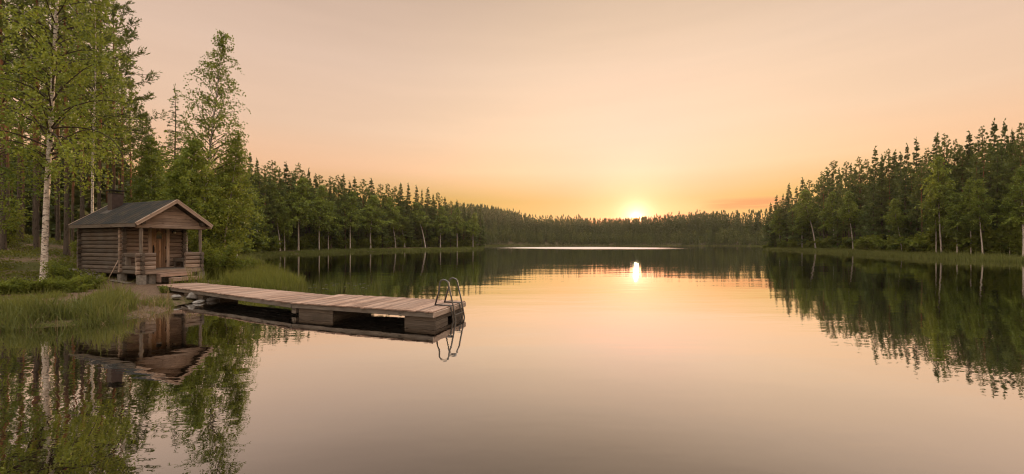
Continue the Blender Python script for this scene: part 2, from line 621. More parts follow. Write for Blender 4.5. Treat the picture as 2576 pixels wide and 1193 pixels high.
refl = t.ramp(lw.outputs['Facing'], [(0.30, (.16,) * 3), (0.48, (.25,) * 3), (0.56, (.37,) * 3), (0.66, (.60,) * 3), (0.76, (.82,) * 3), (0.86, (.93,) * 3), (1.0, (.98,) * 3)])
mx = t.add('ShaderNodeMixShader')
t.put(mx.inputs[0], refl)
t.l.new(df.outputs[0], mx.inputs[1])
t.l.new(gl.outputs[0], mx.inputs[2])
t.l.new(mx.outputs[0], out.inputs[0])
M['water'] = m

# haze
m, t, out = new_mat('evening_haze')
pv = t.add('ShaderNodeVolumePrincipled')
pv.inputs['Color'].default_value = (0.95, 0.90, 0.84, 1)
pv.inputs['Density'].default_value = 0.00011
pv.inputs['Anisotropy'].default_value = 0.6
t.l.new(pv.outputs[0], out.inputs['Volume'])
M['haze'] = m

# ------------------------------------------------------------------ terrain
LAKE = np.array([
    (-30, -20), (-20, -60), (40, -70), (78, -30), (74, 8), (64, 32), (60, 47), (61.5, 59.6), (70, 78), (80, 100), (89, 125), (94, 147),
    (122, 168), (152, 220), (186, 300), (190, 335), (165, 385), (95, 425), (30, 415), (-8, 365), (-25, 310), (-30, 250),
    (-24, 190), (-13, 165), (-12, 156), (-22, 133), (-40.6, 105), (-46, 79), (-41, 60), (-30, 46), (-18, 29.5), (-13.6, 23.2),
    (-11.2, 20.6), (-11.0, 19.0), (-11.6, 17.2), (-12.0, 15.6), (-11.9, 14.1), (-11.3, 13.0), (-11.0, 12.2), (-11.6, 11.3), (-13.2, 10.3), (-16, 8.6), (-22, 4)], float)


def lake_sd(x, y):
    """signed distance to the shoreline: positive on land"""
    x = np.asarray(x, float).ravel()
    y = np.asarray(y, float).ravel()
    best = np.full(x.shape, 1e9)
    inside = np.zeros(x.shape, bool)
    n = len(LAKE)
    for i in range(n):
        ax, ay = LAKE[i]
        bx, by = LAKE[(i + 1) % n]
        ex, ey = bx - ax, by - ay
        q = np.clip(((x - ax) * ex + (y - ay) * ey) / (ex * ex + ey * ey), 0, 1)
        best = np.minimum(best, np.hypot(x - ax - q * ex, y - ay - q * ey))
        c = ((ay > y) != (by > y)) & (x < ax + (y - ay) / (by - ay + 1e-12) * ex)
        inside ^= c
    return np.where(inside, -best, best)


def wobble(x, y, s):
    return (np.sin(x * 1.7 / s + 1.3 * np.sin(y * 0.9 / s)) + np.sin(y * 2.1 / s + 0.7 * np.cos(x * 1.3 / s)) + np.sin((x + y) * 1.1 / s + 2)) / 3


def ground_z(x, y):
    x = np.asarray(x, float)
    y = np.asarray(y, float)
    shp = x.shape
    d = lake_sd(x, y).reshape(shp)
    near = np.clip(1 - np.hypot(x + 15, y - 18) / 40, 0, 1)
    d2 = d + 0.25 * wobble(x, y, 1.1) * np.clip(near * 3, 0, 1) + 0.8 * wobble(x, y, 6) * (1 - near)
    land = 0.05 + 0.078 * np.clip(d2, 0, 13) + 0.035 * np.clip(d2 - 13, 0, 200)
    far = np.clip((y - 200) / 120, 0, 1)
    land = land + far * 0.20 * np.clip(d2 - 14, 0, 85)
    land = land + 9.0 * np.exp(-(((x + 25) / 60.0) ** 2 + ((y - 400) / 60.0) ** 2)) * np.clip(d2 / 30, 0, 1)
    land = land + 1.55 * np.exp(-(((x + 36) / 9.0) ** 2 + ((y - 27) / 8.0) ** 2)) + 0.35 * np.exp(-(((x + 25) / 4) ** 2 + ((y - 20.5) / 2.5) ** 2))
    amp = np.clip(d2 / 4, 0, 1)
    land = land + amp * (0.05 * wobble(x, y, 0.7) + 0.09 * wobble(x, y, 2.3)) * np.clip((np.hypot(x + 16, y - 18.5) - 2) / 3, 0.12, 1)
    bed = -0.05 + 0.35 * np.clip(d2, -3, 0)
    return np.where(d2 > 0, land, bed)


def gz(x, y):
    return float(ground_z(np.array([x]), np.array([y]))[0])


def graded(lo, hi, a, b, fine, coarse):
    c = [a]
    while c[-1] < b:
        c.append(c[-1] + fine)
    st = fine
    while c[-1] < hi:
        st = min(st * 1.12, coarse)
        c.append(c[-1] + st)
    st = fine
    c = c[::-1]
    while c[-1] > lo:
        st = min(st * 1.12, coarse)
        c.append(c[-1] - st)
    return np.array(c[::-1])


gx = graded(-640, 640, -38, -9, 0.28, 11)
gy = graded(-150, 760, 8, 34, 0.28, 11)
GX, GY = np.meshgrid(gx, gy)
GZ = ground_z(GX, GY)
nx, ny = len(gx), len(gy)
ii = (np.arange(ny - 1)[:, None] * nx + np.arange(nx - 1)[None, :]).ravel()
quads = np.stack([ii, ii + 1, ii + nx + 1, ii + nx], 1)
ground = link('ground', np_mesh('ground', np.stack([GX.ravel(), GY.ravel(), GZ.ravel()], 1), [quads], smooth=True), M['ground'])
tag(ground, kind='structure')

wx = np.array([[-60, -100, 0], [260, -100, 0], [260, 470, 0], [-60, 470, 0]], float)
water = link('lake_water', np_mesh('lake_water', wx, [np.array([[0, 1, 2, 3]])]), M['water'])
tag(water, kind='structure')


def at(px, Y):
    """ground plan position on the sight line of picture column px (2576 px wide picture) at depth Y"""
    return (px - 1288) / FPX * Y, Y


def ptop(py, Y):
    return CAM_H + (HORIZ - py) / FPX * Y


# ------------------------------------------------------------------ cabin
CAB = empty('log_cabin', (-16.2, 17.4, 0.42), math.atan2(0.927, 0.375))
tag(CAB, 'small weathered log sauna cabin with dark felt roof and open porch beside the lake', 'cabin')
WF, DP, PD = 2.35, 4.9, 1.44       # front width, depth to back wall, porch depth
LH = 0.190                          # log height
Z0 = 0.40                           # underside of the walls
NLOG = 12


def logs(mb, axis, fixed, a, b, n, z0, proud=0.17, half=0.0, gaps=(), thick=0.15):
    for i in range(n):
        z = z0 + LH * (i + 0.5) + half
        e0, e1 = a - proud - random.uniform(0, .02), b + proud + random.uniform(0, .02)
        spans = [(e0, e1)]
        for (g0, g1, gz0, gz1) in gaps:
            if gz0 < z < gz1:
                spans = [sp for q in spans for sp in ((q[0], g0), (g1, q[1])) if sp[1] - sp[0] > 0.03]
        for s0, s1 in spans:
            off = fixed + random.uniform(-.006, .006)
            pr = logprof(thick, LH * random.uniform(0.94, 0.985), 0.048)
            if axis == 'x':
                mb.beam((s0, off, z), (s1, off, z), pr, segs=3, wob=.004)
            else:
                mb.beam((off, s0, z), (off, s1, z), pr, segs=4, wob=.004)


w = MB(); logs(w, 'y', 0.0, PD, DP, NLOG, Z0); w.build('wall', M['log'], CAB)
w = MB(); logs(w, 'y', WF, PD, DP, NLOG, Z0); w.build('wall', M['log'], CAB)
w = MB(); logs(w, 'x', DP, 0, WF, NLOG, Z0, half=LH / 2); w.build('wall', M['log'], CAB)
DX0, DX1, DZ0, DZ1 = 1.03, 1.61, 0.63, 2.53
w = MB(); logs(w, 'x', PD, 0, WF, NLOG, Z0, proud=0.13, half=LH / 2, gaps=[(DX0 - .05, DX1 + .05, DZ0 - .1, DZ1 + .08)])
w.build('wall', M['log_front_lit'], CAB)
# sill beam under porch and porch floor
w = MB()
for k in range(9):
    y0 = -0.05 + k * 0.16
    w.box(0.08, WF - 0.08, y0, y0 + 0.152, 0.585, 0.625)
w.build('porch_floor', M['grey_wood'], CAB)
w = MB()
w.box(0.06, WF + 0.03, -0.10, -0.055, 0.42, 0.60)
w.box(0.06, 0.12, -0.05, PD, 0.42, 0.58, 'y')
w.box(WF - .12, WF - .06, -0.05, PD, 0.42, 0.58, 'y')
w.build('porch_beam', M['log_front_lit'], CAB)


def parapet(x0, x1, n=5):
    mb = MB()
    logs(mb, 'x', 0.0, x0, x1, n, Z0 + .02, proud=0.0, thick=0.13)
    return mb.build('porch_railing', M['log_front_lit'], CAB)


parapet(-0.18, 0.50)
parapet(1.70, WF + 0.09)
# side railings, with an opening on the near side
w = MB(); logs(w, 'y', 0.0, -0.0, PD - .2, 5, Z0 + .02, proud=0.16, thick=0.13,
               gaps=[(0.30, 0.98, Z0 + .47, Z0 + .80)])
w.build('porch_railing', M['log'], CAB)
w = MB()
w.box(-.085, .085, 0.24, 0.31, Z0 + .42, Z0 + .82, 'z')
w.box(-.085, .085, 0.97, 1.04, Z0 + .42, Z0 + .82, 'z')
w.box(-.088, .088, 0.22, 1.06, Z0 + .80, Z0 + .86, 'y')
w.build('railing_frame', M['grey_wood'], CAB)
w = MB(); logs(w, 'y', WF, 0.0, PD - .2, 5, Z0 + .02, proud=0.16, thick=0.13); w.build('porch_railing', M['log'], CAB)
# corner log posts of the porch
for x in (0.0, WF):
    w = MB()
    w.tube([(x, 0.02, 1.30), (x, 0.02, 1.38), (x, .02, 1.9), (x, .02, 2.3), (x, .02, 2.62)], [0.045, 0.058, 0.066, 0.068, 0.070], 10)
    w.build('porch_post', M['grey_wood'], CAB, smooth=True)
# tie beams carrying the roof
w = MB()
w.beam((-.20, 0.0, 2.55), (WF + .20, 0.0, 2.55), rect(.13, .17, .02), segs=3, wob=.004)
w.build('tie_beam', M['log_front_lit'], CAB)
for x in (0.0, WF):
    w = MB()
    w.beam((x, -.22, 2.70), (x, DP + .35, 2.70), rect(.14, .15, .03))
    w.build('wall_plate', M['log'], CAB)
# roof
OV, FR, BK = 0.34, -0.32, DP + 0.34
EZ, AZ = 2.62, 3.74
XC = WF / 2


def roof_z(x):
    return AZ - abs(x - XC) * (AZ - EZ) / (XC + OV)


th = 0.05
for sgn, xe in ((-1, -OV), (1, WF + OV)):
    w = MB()
    nrm = unit((sgn * (AZ - EZ), 0, XC + OV))
    a, b, c_, d = [(xe, FR, EZ), (XC, FR, AZ), (XC, BK, AZ), (xe, BK, EZ)]
    w.prism([a, b, c_, d], nrm * th)
    # felt strips: overlapping seams run down the slope
    rs = MB()
    y = FR + 0.05
    k = 0
    while y < BK - .05:
        p0 = np.array((xe, y, EZ)) + nrm * (th + 0.004)
        p1 = np.array((XC, y, AZ)) + nrm * (th + 0.004)
        rs.beam(p0, p1, rect(0.045, 0.014, .004), up=nrm)
        y += 0.335 + random.uniform(-.01, .01)
        k += 1
    rf = w.build('roof', M['roof'], CAB)
    rs.build('roof_seam', M['tar'], rf)
    # eave board and barge boards belong to this side of the roof
    w = MB()
    w.box(xe - .022, xe + .002, FR + .01, BK - .01, EZ - .12, EZ + .035, 'y')
    w.build('eave_board', M['grey_wood'] if sgn < 0 else M['trim'], rf)
    for (yy, dz0, hh, tt) in ((FR - .028, -.055, .15, .026), (FR - .052, .008, .05, .022), (BK + .014, -.045, .13, .026)):
        p0 = np.array((xe - sgn * -0.0, yy, EZ + dz0 + th))
        p1 = np.array((XC, yy, AZ + dz0 + th))
        w = MB()
        w.beam(p0, p1, rect(tt, hh, .004), up=(0, 0, 1))
        w.build('barge_board', M['trim'], rf)
    w = MB()
    # soffit boards just under the felt
    for k in range(8):
        q0, q1 = k / 8 + .004, (k + 1) / 8 - .004
        pa = np.array((xe, 0, EZ)) * (1 - q0) + np.array((XC, 0, AZ)) * q0
        pb = np.array((xe, 0, EZ)) * (1 - q1) + np.array((XC, 0, AZ)) * q1
        mid = (pa + pb) / 2 - nrm * 0.016
        wd = np.linalg.norm(pb - pa)
        w.beam((mid[0], FR + .01, mid[2]), (mid[0], BK - .01, mid[2]), rect(wd, .022, .003), up=nrm)
    w.build('roof_boarding', M['log'], rf)
w = MB()
w.beam((XC, FR + .01, AZ + .045), (XC, BK - .01, AZ + .045), [(-.12, -.065), (.12, -.065), (.02, .022), (-.02, .022)])
w.build('ridge_cap', M['roof'], CAB)


# gables: horizontal boards
def gable(y, mat):
    mb = MB()
    z = 2.63
    while z < AZ - .12:
        z1 = min(z + .155, AZ - .08)
        hw0 = (AZ - .07 - z) * (XC + OV) / (AZ - EZ) - .10
        hw1 = max((AZ - .07 - z1) * (XC + OV) / (AZ - EZ) - .10, .02)
        mb.prism([(XC - hw0, y, z), (XC + hw0, y, z), (XC + hw1, y - .008, z1 - .008), (XC - hw1, y - .008, z1 - .008)], (0, .025, 0))
        z = z1
    return mb.build('gable', mat, CAB)


gable(0.0, M['log_front_lit'])
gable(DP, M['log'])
# chimney
w = MB()
cx, cy = 0.84, 4.02
w.box(cx - .21, cx + .21, cy - .21, cy + .21, 3.05, 4.27, 'z', .012)
ch = w.build('chimney', M['chimney'], CAB)
w = MB()
for sx_ in (-1, 1):
    for sy_ in (-1, 1):
        w.box(cx + sx_ * .15 - .012, cx + sx_ * .15 + .012, cy + sy_ * .15 - .012, cy + sy_ * .15 + .012, 4.27, 4.37, 'z', .002)
w.box(cx - .27, cx + .27, cy - .27, cy + .27, 4.37, 4.41, 'x', .005)
w.box(cx - .23, cx + .23, cy - .23, cy + .23, 4.22, 4.262, 'x', .005)
w.build('chimney_cap', M['iron'], ch)
w = MB()
sl = unit((XC + OV, 0, AZ - EZ))
w.beam(np.array((cx - .46, cy + .02, roof_z(cx - .46) + .07)), np.array((cx - .05, cy + .02, roof_z(cx - .05) + .07)), rect(.62, .014, .003), up=(-(AZ - EZ), 0, XC + OV))
w.build('roof_flashing', M['steel'], CAB)
# door with its frame
FY = PD - 0.085
w = MB()
nb = 6
bw = (DX1 - DX0) / nb
ph0, ph1 = 2.02, 2.40
for k in range(nb):
    x0, x1 = DX0 + k * bw, DX0 + (k + 1) * bw - .006
    w.box(x0, x1, FY + .00, FY + .035, DZ0, DZ1, 'z', .004)
w.box(DX0 + .02, DX1 - .02, FY + .036, FY + .055, DZ0 + .3, DZ0 + .42)
door = w.build('door', M['door'], CAB)
w = MB()
xc = (DX0 + DX1) / 2
pane = [(xc - .125, FY - .012, 2.00), (xc + .125, FY - .012, 2.00), (xc + .125, FY - .012, 2.22)]
pane += [(xc + .085, FY - .012, 2.31), (xc, FY - .012, 2.40), (xc - .085, FY - .012, 2.31), (xc - .125, FY - .012, 2.22)]
w.prism(pane, (0, .010, 0))
w.build('window_pane', M['glass'], door)
w = MB()
for a, b in zip(pane, pane[1:] + pane[:1]):
    w.beam((a[0], FY - .008, a[2]), (b[0], FY - .008, b[2]), rect(.022, .02, .003), up=(0, 1, 0))
w.build('window_frame', M['door'], door)
w = MB()
hx = DX0 + .07
w.tube([(hx, FY - .005, 1.38), (hx, FY - .06, 1.42), (hx, FY - .065, 1.52), (hx, FY - .06, 1.62), (hx, FY - .005, 1.66)], .014, 8)
w.box(hx - .03, hx + .03, FY - .012, FY - .001, 1.34, 1.70, 'z', .003)
w.build('door_handle', M['iron'], door, smooth=False)
for z in (1.52, 0.85, 2.3):
    w = MB()
    w.box(DX1 - .035, DX1 + .02, FY - .012, FY - .001, z, z + .12, 'z', .003)
    w.build('hinge', M['iron'], door)
w = MB()
w.box(DX0 - .13, DX0 - .008, FY - .035, FY + .02, DZ0, DZ1 + .03, 'z')
w.box(DX1 + .008, DX1 + .13, FY - .035, FY + .02, DZ0, DZ1 + .03, 'z')
w.box(DX0 - .15, DX1 + .15, FY - .040, FY + .02, DZ1 + .03, DZ1 + .125)
w.box(DX0 - .19, DX1 + .19, FY - .055, FY + .02, DZ1 + .125, DZ1 + .155)
w.box(DX0 - .02, DX1 + .02, FY - .06, FY + .02, DZ0 - .035, DZ0 - .004)
w.build('door_frame', M['trim'], CAB)
# wall lamp
lx = 1.90
w = MB()
w.box(lx - .05, lx + .05, FY - .015, FY + .005, 2.28, 2.42, 'z', .004)
w.tube([(lx, FY - .01, 2.40), (lx, FY - .08, 2.43), (lx, FY - .11, 2.40)], .012, 8)
w.tube([(lx, FY - .11, 2.405), (lx, FY - .11, 2.37), (lx, FY - .11, 2.36)], [.02, .10, .105], 12)
wl = w.build('wall_lamp', M['iron'], CAB)
w = MB()
w.tube([(lx, FY - .11, 2.36), (lx, FY - .11, 2.29), (lx, FY - .11, 2.26)], [.055, .055, .03], 12)
w.build('lamp_glass', M['lamp_glass'], wl, smooth=True)
# steps
st = MB()
st.box(.50, 1.76, -.42, -.10, .405, .445)
st.box(.50, 1.76, -.425, -.40, .285, .400)
st.box(.50, .54, -.40, -.10, .05, .403, 'y')
st.box(1.72, 1.76, -.40, -.10, .05, .403, 'y')
st.build('step', M['deck'], CAB)
st = MB()
st.box(.80, 2.00, -.76, -.40, .195, .235)
st.box(.80, 2.00, -.765, -.74, .075, .190)
st.box(.80, .84, -.74, -.44, -.05, .193, 'y')
st.box(1.96, 2.00, -.74, -.44, -.05, .193, 'y')
st.build('step', M['deck'], CAB)
# foundation blocks
for (x, y, top) in ((0.0, 0.0, .40), (WF, 0.0, .40), (0.0, PD + .05, .395), (WF, PD, .395), (0.0, DP, .395), (WF, DP, .395), (.42, .15, .41), (1.2, .5, .41)):
    w = MB()
    zb = gz(*(np.array((-16.2, 17.4)) + x * np.array((.375, .927)) + y * np.array((-.927, .375)))) - .42 - .15
    w.box(x - .13, x + .13, y - .13, y + .13, zb, top, 'z', .015)
    w.build('foundation_block', M['concrete'], CAB)
# low dark skirting behind, so one does not see through under the floor
bench = MB()
bench.box(1.86, 2.24, .42, 1.28, 1.02, 1.06, 'y')
bench.box(1.88, 1.93, .46, .52, .63, 1.02, 'z')
bench.box(2.17, 2.22, .46, .52, .63, 1.02, 'z')
bench.box(1.88, 1.93, 1.18, 1.24, .63, 1.02, 'z')
bench.box(2.17, 2.22, 1.18, 1.24, .63, 1.02, 'z')
bench.box(1.89, 1.91, .52, 1.18, .92, 1.01, 'y')
CM = Matrix.Translation((-16.2, 17.4, .42)) @ Matrix.Rotation(math.atan2(0.927, 0.375), 4, 'Z')
BEN = empty('porch_bench', tuple(CM @ Vector((2.05, .85, .63))), math.atan2(0.927, 0.375))
tag(BEN, 'low wooden bench on the porch floor to the right of the cabin door', 'bench')
s_ = MB(); s_.box(1.86, 2.24, .42, 1.28, 1.02, 1.06, 'y'); s_.build('seat', M['grey_wood'], BEN, shift=(2.05, .85, .63))
for (a, b) in ((1.905, .49), (2.195, .49), (1.905, 1.21), (2.195, 1.21)):
    s_ = MB(); s_.box(a - .03, a + .03, b - .03, b + .03, .63, 1.018, 'z'); s_.build('leg', M['grey_wood'], BEN, shift=(2.05, .85, .63))
s_ = MB(); s_.box(1.862, 1.878, .44, 1.26, .90, 1.015, 'y'); s_.build('apron', M['grey_wood'], BEN, shift=(2.05, .85, .63))


def clocal(x, y, z):
    return np.array(CM @ Vector((x, y, z)))


# old boards lying along the near wall
gy_ = lambda x, y: gz(*clocal(x, y, 0)[:2])
for (x0, y0, z0, x1, y1, z1, wd, lab) in (
        (-.35, 5.1, .46, -.55, 3.0, .22, .26, 'widest grey board of the loose boards lying along the cabin side wall'),
        (-.25, 3.9, .33, -.62, 1.6, .05, .16, 'longest thin grey board leaning low against the cabin side wall'),
        (-.30, 3.3, .34, -.34, 2.2, .33, .22, 'short pale board on top of the loose boards beside the cabin wall'),
        (-.75, 5.2, .30, -.80, 3.9, .18, .20, 'dark broken board at the far end of the boards by the cabin wall'),
        (-.45, 1.35, .03, -.30, .25, .00, .18, 'pale board lying flat on the soil beside the corner foundation block')):
    mb = MB()
    p0, p1 = clocal(x0, y0, z0), clocal(x1, y1, z1)
    p0[2] = gz(p0[0], p0[1]) + .05 + max(z0 * .35, 0)
    p1[2] = gz(p1[0], p1[1]) + .03
    mb.beam(p0, p1, rect(wd, .03, .004), segs=3, wob=.004)
    tag(mb.build('old_board', M['grey_wood']), lab, 'board', 'loose boards along the cabin wall')
mb = MB()
p0 = clocal(-.42, 1.72, 0); p0[2] = gz(p0[0], p0[1]) - .02
p1 = clocal(-.14, 1.50, 1.02)
mb.tube([p0, (p0 + p1) / 2 + .01, p1], .017, 8)
tag(mb.build('wooden_pole', M['trim'], smooth=True), 'thin pale pole leaning on the corner of the cabin side wall', 'pole')

# ------------------------------------------------------------------ boardwalk and floating dock
A_n, A_f = np.array((-15.08, 16.88)), np.array((-14.30, 17.92))
B_n, B_f = np.array((-6.75, 12.13)), np.array((-6.02, 13.66))
C_n, C_f = np.array((-2.07, 10.47)), np.array((-1.46, 12.40))
D_n, D_f = np.array((-6.70, 12.10)), np.array((-6.12, 14.06))
ZD = 0.412


def deck_section(name, label, n0, n1, f0, f1, z0, z1, bw, parent_name):
    L = np.linalg.norm(n1 - n0)
    root = empty(parent_name, (*((n0 + n1 + f0 + f1) / 4), (z0 + z1) / 2 - .18))
    tag(root, label, 'dock')
    sh = np.array(root.location)
    mb = MB()
    nb_ = int(round(L / bw))
    for k in range(nb_):
        q = (k + .5) / nb_
        a = n0 + (n1 - n0) * q
        b = f0 + (f1 - f0) * q
        z = z0 + (z1 - z0) * q
        dd = unit(b - a)
        e0, e1 = random.uniform(.005, .045), random.uniform(.0, .04)
        p0 = np.array((*(a - dd * e0), z - .016 + random.uniform(-.003, .003)))
        p1 = np.array((*(b + dd * e1), z - .016 + random.uniform(-.003, .003)))
        al = np.array((*(n1 - n0), (z1 - z0)))
        upv = unit(np.cross(np.array((*dd, 0)), al)) * -1
        if upv[2] < 0:
            upv = -upv
        mb.beam(p0, p1, rect(L / nb_ - .011, .032, .005), up=upv, segs=2, wob=.002)
    mb.build('deck', M['deck'], root, shift=sh)
    dirv_ = unit(n1 - n0)
    for (a, b, s) in ((n0, n1, 1), (f0, f1, -1)):
        inn = unit(f0 - n0) * .03 * s
        mb = MB()
        mb.beam((*(a + inn), z0 - .033 - .068), (*(b + inn), z1 - .033 - .068), rect(.045, .135, .006), segs=4, wob=.002)
        mb.build('side_beam', M['grey_wood'], root, shift=sh)
    for q in (.28, .5, .72):
        a, b = n0 + (f0 - n0) * q, n1 + (f1 - n1) * q
        mb = MB()
        mb.beam((*a, z0 - .10), (*b, z1 - .10), rect(.045, .12, .005))
        mb.build('joist', M['grey_wood'], root, shift=sh)
    return root, sh, dirv_


BW, shB, dB = deck_section('boardwalk', 'long narrow plank boardwalk running from the cabin steps to the floating dock', A_n, B_n, A_f, B_f, .452, ZD, .135, 'boardwalk')
FD, shF, dF = deck_section('dock', 'wide floating plank dock with a bathing ladder at its lake end', D_n, C_n, D_f, C_f, ZD, ZD, .128, 'floating_dock')


def pontoon(root, sh, n0, n1, f0, f1, q0, q1, ztop, inset=.14, hole=False):
    a0, a1 = n0 + (n1 - n0) * q0, n0 + (n1 - n0) * q1
    b0, b1 = f0 + (f1 - f0) * q0, f0 + (f1 - f0) * q1
    w_ = unit(b0 - a0) * inset
    mb = MB()
    z = ztop
    k = 0
    while z > -.12:
        zz = z - .125
        wj = random.uniform(-.008, .008)
        # four boards per course, butted
        mb.beam((*(a0 + w_ + w_ * wj), (z + zz) / 2), (*(a1 + w_ + w_ * wj), (z + zz) / 2), rect(.05, .119, .008))
        mb.beam((*(b0 - w_), (z + zz) / 2), (*(b1 - w_), (z + zz) / 2), rect(.05, .119, .008))
        dn = unit(n1 - n0) * .028
        for (p, q, sg) in ((a1, b1, -1), (a0, b0, 1)):
            p_, q_ = p + w_ + dn * sg, q - w_ + dn * sg
            if hole and sg == -1 and k == 1:
                m1, m2 = p_ + (q_ - p_) * .42, p_ + (q_ - p_) * .62
                mb.beam((*p_, (z + zz) / 2), (*m1, (z + zz) / 2), rect(.05, .119, .008))
                mb.beam((*m2, (z + zz) / 2), (*q_, (z + zz) / 2), rect(.05, .119, .008))
            else:
                mb.beam((*(p_ + unit(q_ - p_) * .03), (z + zz) / 2), (*(q_ - unit(q_ - p_) * .03), (z + zz) / 2), rect(.05, .119, .008))
        z -= .125
        k += 1
    mb.build('pontoon', M['pontoon'], root, shift=sh)


pontoon(FD, shF, D_n, C_n, D_f, C_f, .035, .30, ZD - .17)
pontoon(FD, shF, D_n, C_n, D_f, C_f, .805, .997, ZD - .17, hole=True)
pontoon(BW, shB, A_n, B_n, A_f, B_f, .235, .395, .43 - .165)
mb = MB()
mb.beam((*(C_n + dF * .008), ZD - .10), (*(C_f + dF * .008), ZD - .10), rect(.04, .135, .006))
mb.build('end_beam', M['trim'], FD, shift=shF)
mb = MB()
mb.beam((*(B_n + np.array((.02, .05)) * 0 + dB * .02 + unit(B_f - B_n) * .1), ZD - .26), (*(B_f + dB * .02), ZD - .26), rect(.2, .18, .02))
mb.build('support_beam', M['grey_wood'], BW, shift=shB)

# bathing ladder at the lake end
e = unit(C_f - C_n)
LAD = None
lad = empty('bathing_ladder', (0, 0, 0))
lad.parent = FD
lad.matrix_parent_inverse = Matrix.Identity(4)
lad.location = tuple(-shF)
lad_first = True
out_v = dF


def lp(s_along, out, z):
    q = C_n + e * s_along + out_v * out
    return np.array((q[0], q[1], z))


rails = []
for s0 in (.93, 1.52):
    mb = MB()
    pts = [lp(s0, -.46, ZD + .005)]
    pts += [lp(s0, -.46 + .13, ZD + .42)]
    for k in range(0, 9):
        a = math.pi - k / 8 * math.pi
        pts.append(lp(s0, -.175 + .135 * math.cos(a) + (.02 if k > 5 else 0), ZD + .62 + .13 * math.sin(a)))
    pts += [lp(s0, .04, ZD + .38), lp(s0, .13, ZD + .0), lp(s0, .21, ZD - .42), lp(s0, .10, ZD - .85)]
    mb.tube(pts, .023, 8)
    mb.tube([lp(s0, -.47, ZD + .022), lp(s0, .12, ZD + .022)], .020, 8)
    mb.tube([lp(s0, .045, ZD + .02), lp(s0, .055, ZD - .05), lp(s0, .13, ZD - .44), lp(s0, .10, ZD - .84)], .020, 8)
    rails.append(mb)
rl = [r.build('handrail', M['steel'], FD, smooth=True, shift=shF) for r in rails]
bpy.data.objects.remove(lad)
for z, o_ in ((-.24, .175), (-.45, .19), (-.66, .14)):
    mb = MB()
    mb.beam(lp(.93, o_, ZD + z), lp(1.52, o_, ZD + z), rect(.055, .022, .006))
    mb.build('ladder_step', M['steel'], FD, shift=shF)


# ------------------------------------------------------------------ stones by the shore
def stone(x, y, z, sx_, sy_, sz_, label, seed):
    import bmesh
    r = np.random.default_rng(seed)
    bm = bmesh.new()
    bmesh.ops.create_icosphere(bm, subdivisions=3, radius=1.0)
    ph = r.uniform(0, 6, 6)
    for v in bm.verts:
        c = v.co
        f = 1 + .13 * math.sin(3 * c.x + ph[0]) + .12 * math.sin(4 * c.y + ph[1] + c.z) + .08 * math.sin(6 * c.z + ph[2] + 3 * c.x) + .05 * math.sin(9 * c.x + 8 * c.y + ph[3])
        v.co = Vector((c.x * f * sx_, c.y * f * sy_, max(c.z, -.5) * f * sz_))
    me = bpy.data.meshes.new('shore_stone')
    bm.to_mesh(me)
    bm.free()
    me.polygons.foreach_set("use_smooth", np.ones(len(me.polygons), dtype=bool))
    o = link('shore_stone', me, M['stone'])
    o.location = (x, y, z)
    o.rotation_euler = (0, 0, r.uniform(0, 6))
    tag(o, label, 'stone', 'stones at the water edge under the boardwalk')


stone(-11.62, 14.75, .03, .26, .15, .07, 'flat pale stone lying lowest at the water edge left of the boardwalk', 1)
stone(-12.25, 15.4, .16, .30, .24, .16, 'rounded grey stone in the grass just above the flat pale stone', 2)
stone(-11.85, 15.75, .14, .42, .30, .20, 'largest grey stone under the landward end of the boardwalk', 3)
stone(-11.55, 15.45, .04, .26, .18, .12, 'small stone half in the water beside the first boardwalk pontoon', 4)
stone(-12.6, 14.95, .2, .18, .14, .09, 'smallest grey stone in the grass left of the boardwalk', 5)


# ------------------------------------------------------------------ trees
def leafquads(P, D, L, Wd, fold=0.0):
    """rhombic leaves: base P, direction D (n,3), length L (n), width Wd (n)"""
    n = len(P)
    D = D / np.maximum(np.linalg.norm(D, axis=1, keepdims=True), 1e-6)
    rv = rng.normal(size=(n, 3))
    Sd = np.cross(D, rv)
    Sd /= np.maximum(np.linalg.norm(Sd, axis=1, keepdims=True), 1e-6)
    L = np.asarray(L).reshape(-1, 1)
    Wd = np.asarray(Wd).reshape(-1, 1)
    mid = P + D * L * 0.45
    V = np.stack([P, mid + Sd * Wd * .5, P + D * L, mid - Sd * Wd * .5], 1).reshape(-1, 3)
    F = np.arange(n * 4).reshape(n, 4)
    return V, F


def tubes_np(list_pts, list_r, n=5):
    Vs, Fs = [], []
    base_i = 0
    angs = np.arange(n) * 2 * math.pi / n
    for P, r in zip(list_pts, list_r):
        m_ = len(P)
        T = np.gradient(P, axis=0)
        T /= np.maximum(np.linalg.norm(T, axis=1, keepdims=True), 1e-9)
        ref = np.array((0.0, 0, 1)) if abs(T[0][2]) < .8 else np.array((1.0, 0, 0))
        N = np.cross(T, ref)
        N /= np.maximum(np.linalg.norm(N, axis=1, keepdims=True), 1e-9)
        B = np.cross(T, N)
        ring = P[:, None, :] + r[:, None, None] * (N[:, None, :] * np.cos(angs)[None, :, None] + B[:, None, :] * np.sin(angs)[None, :, None])
        Vs.append(ring.reshape(-1, 3))
        i0 = np.arange(m_ - 1)[:, None] * n + np.arange(n)[None, :]
        i1 = np.arange(m_ - 1)[:, None] * n + (np.arange(n)[None, :] + 1) % n
        Fs.append((np.stack([i0, i1, i1 + n, i0 + n], -1).reshape(-1, 4)) + base_i)
        base_i += m_ * n
    return np.concatenate(Vs), np.concatenate(Fs)


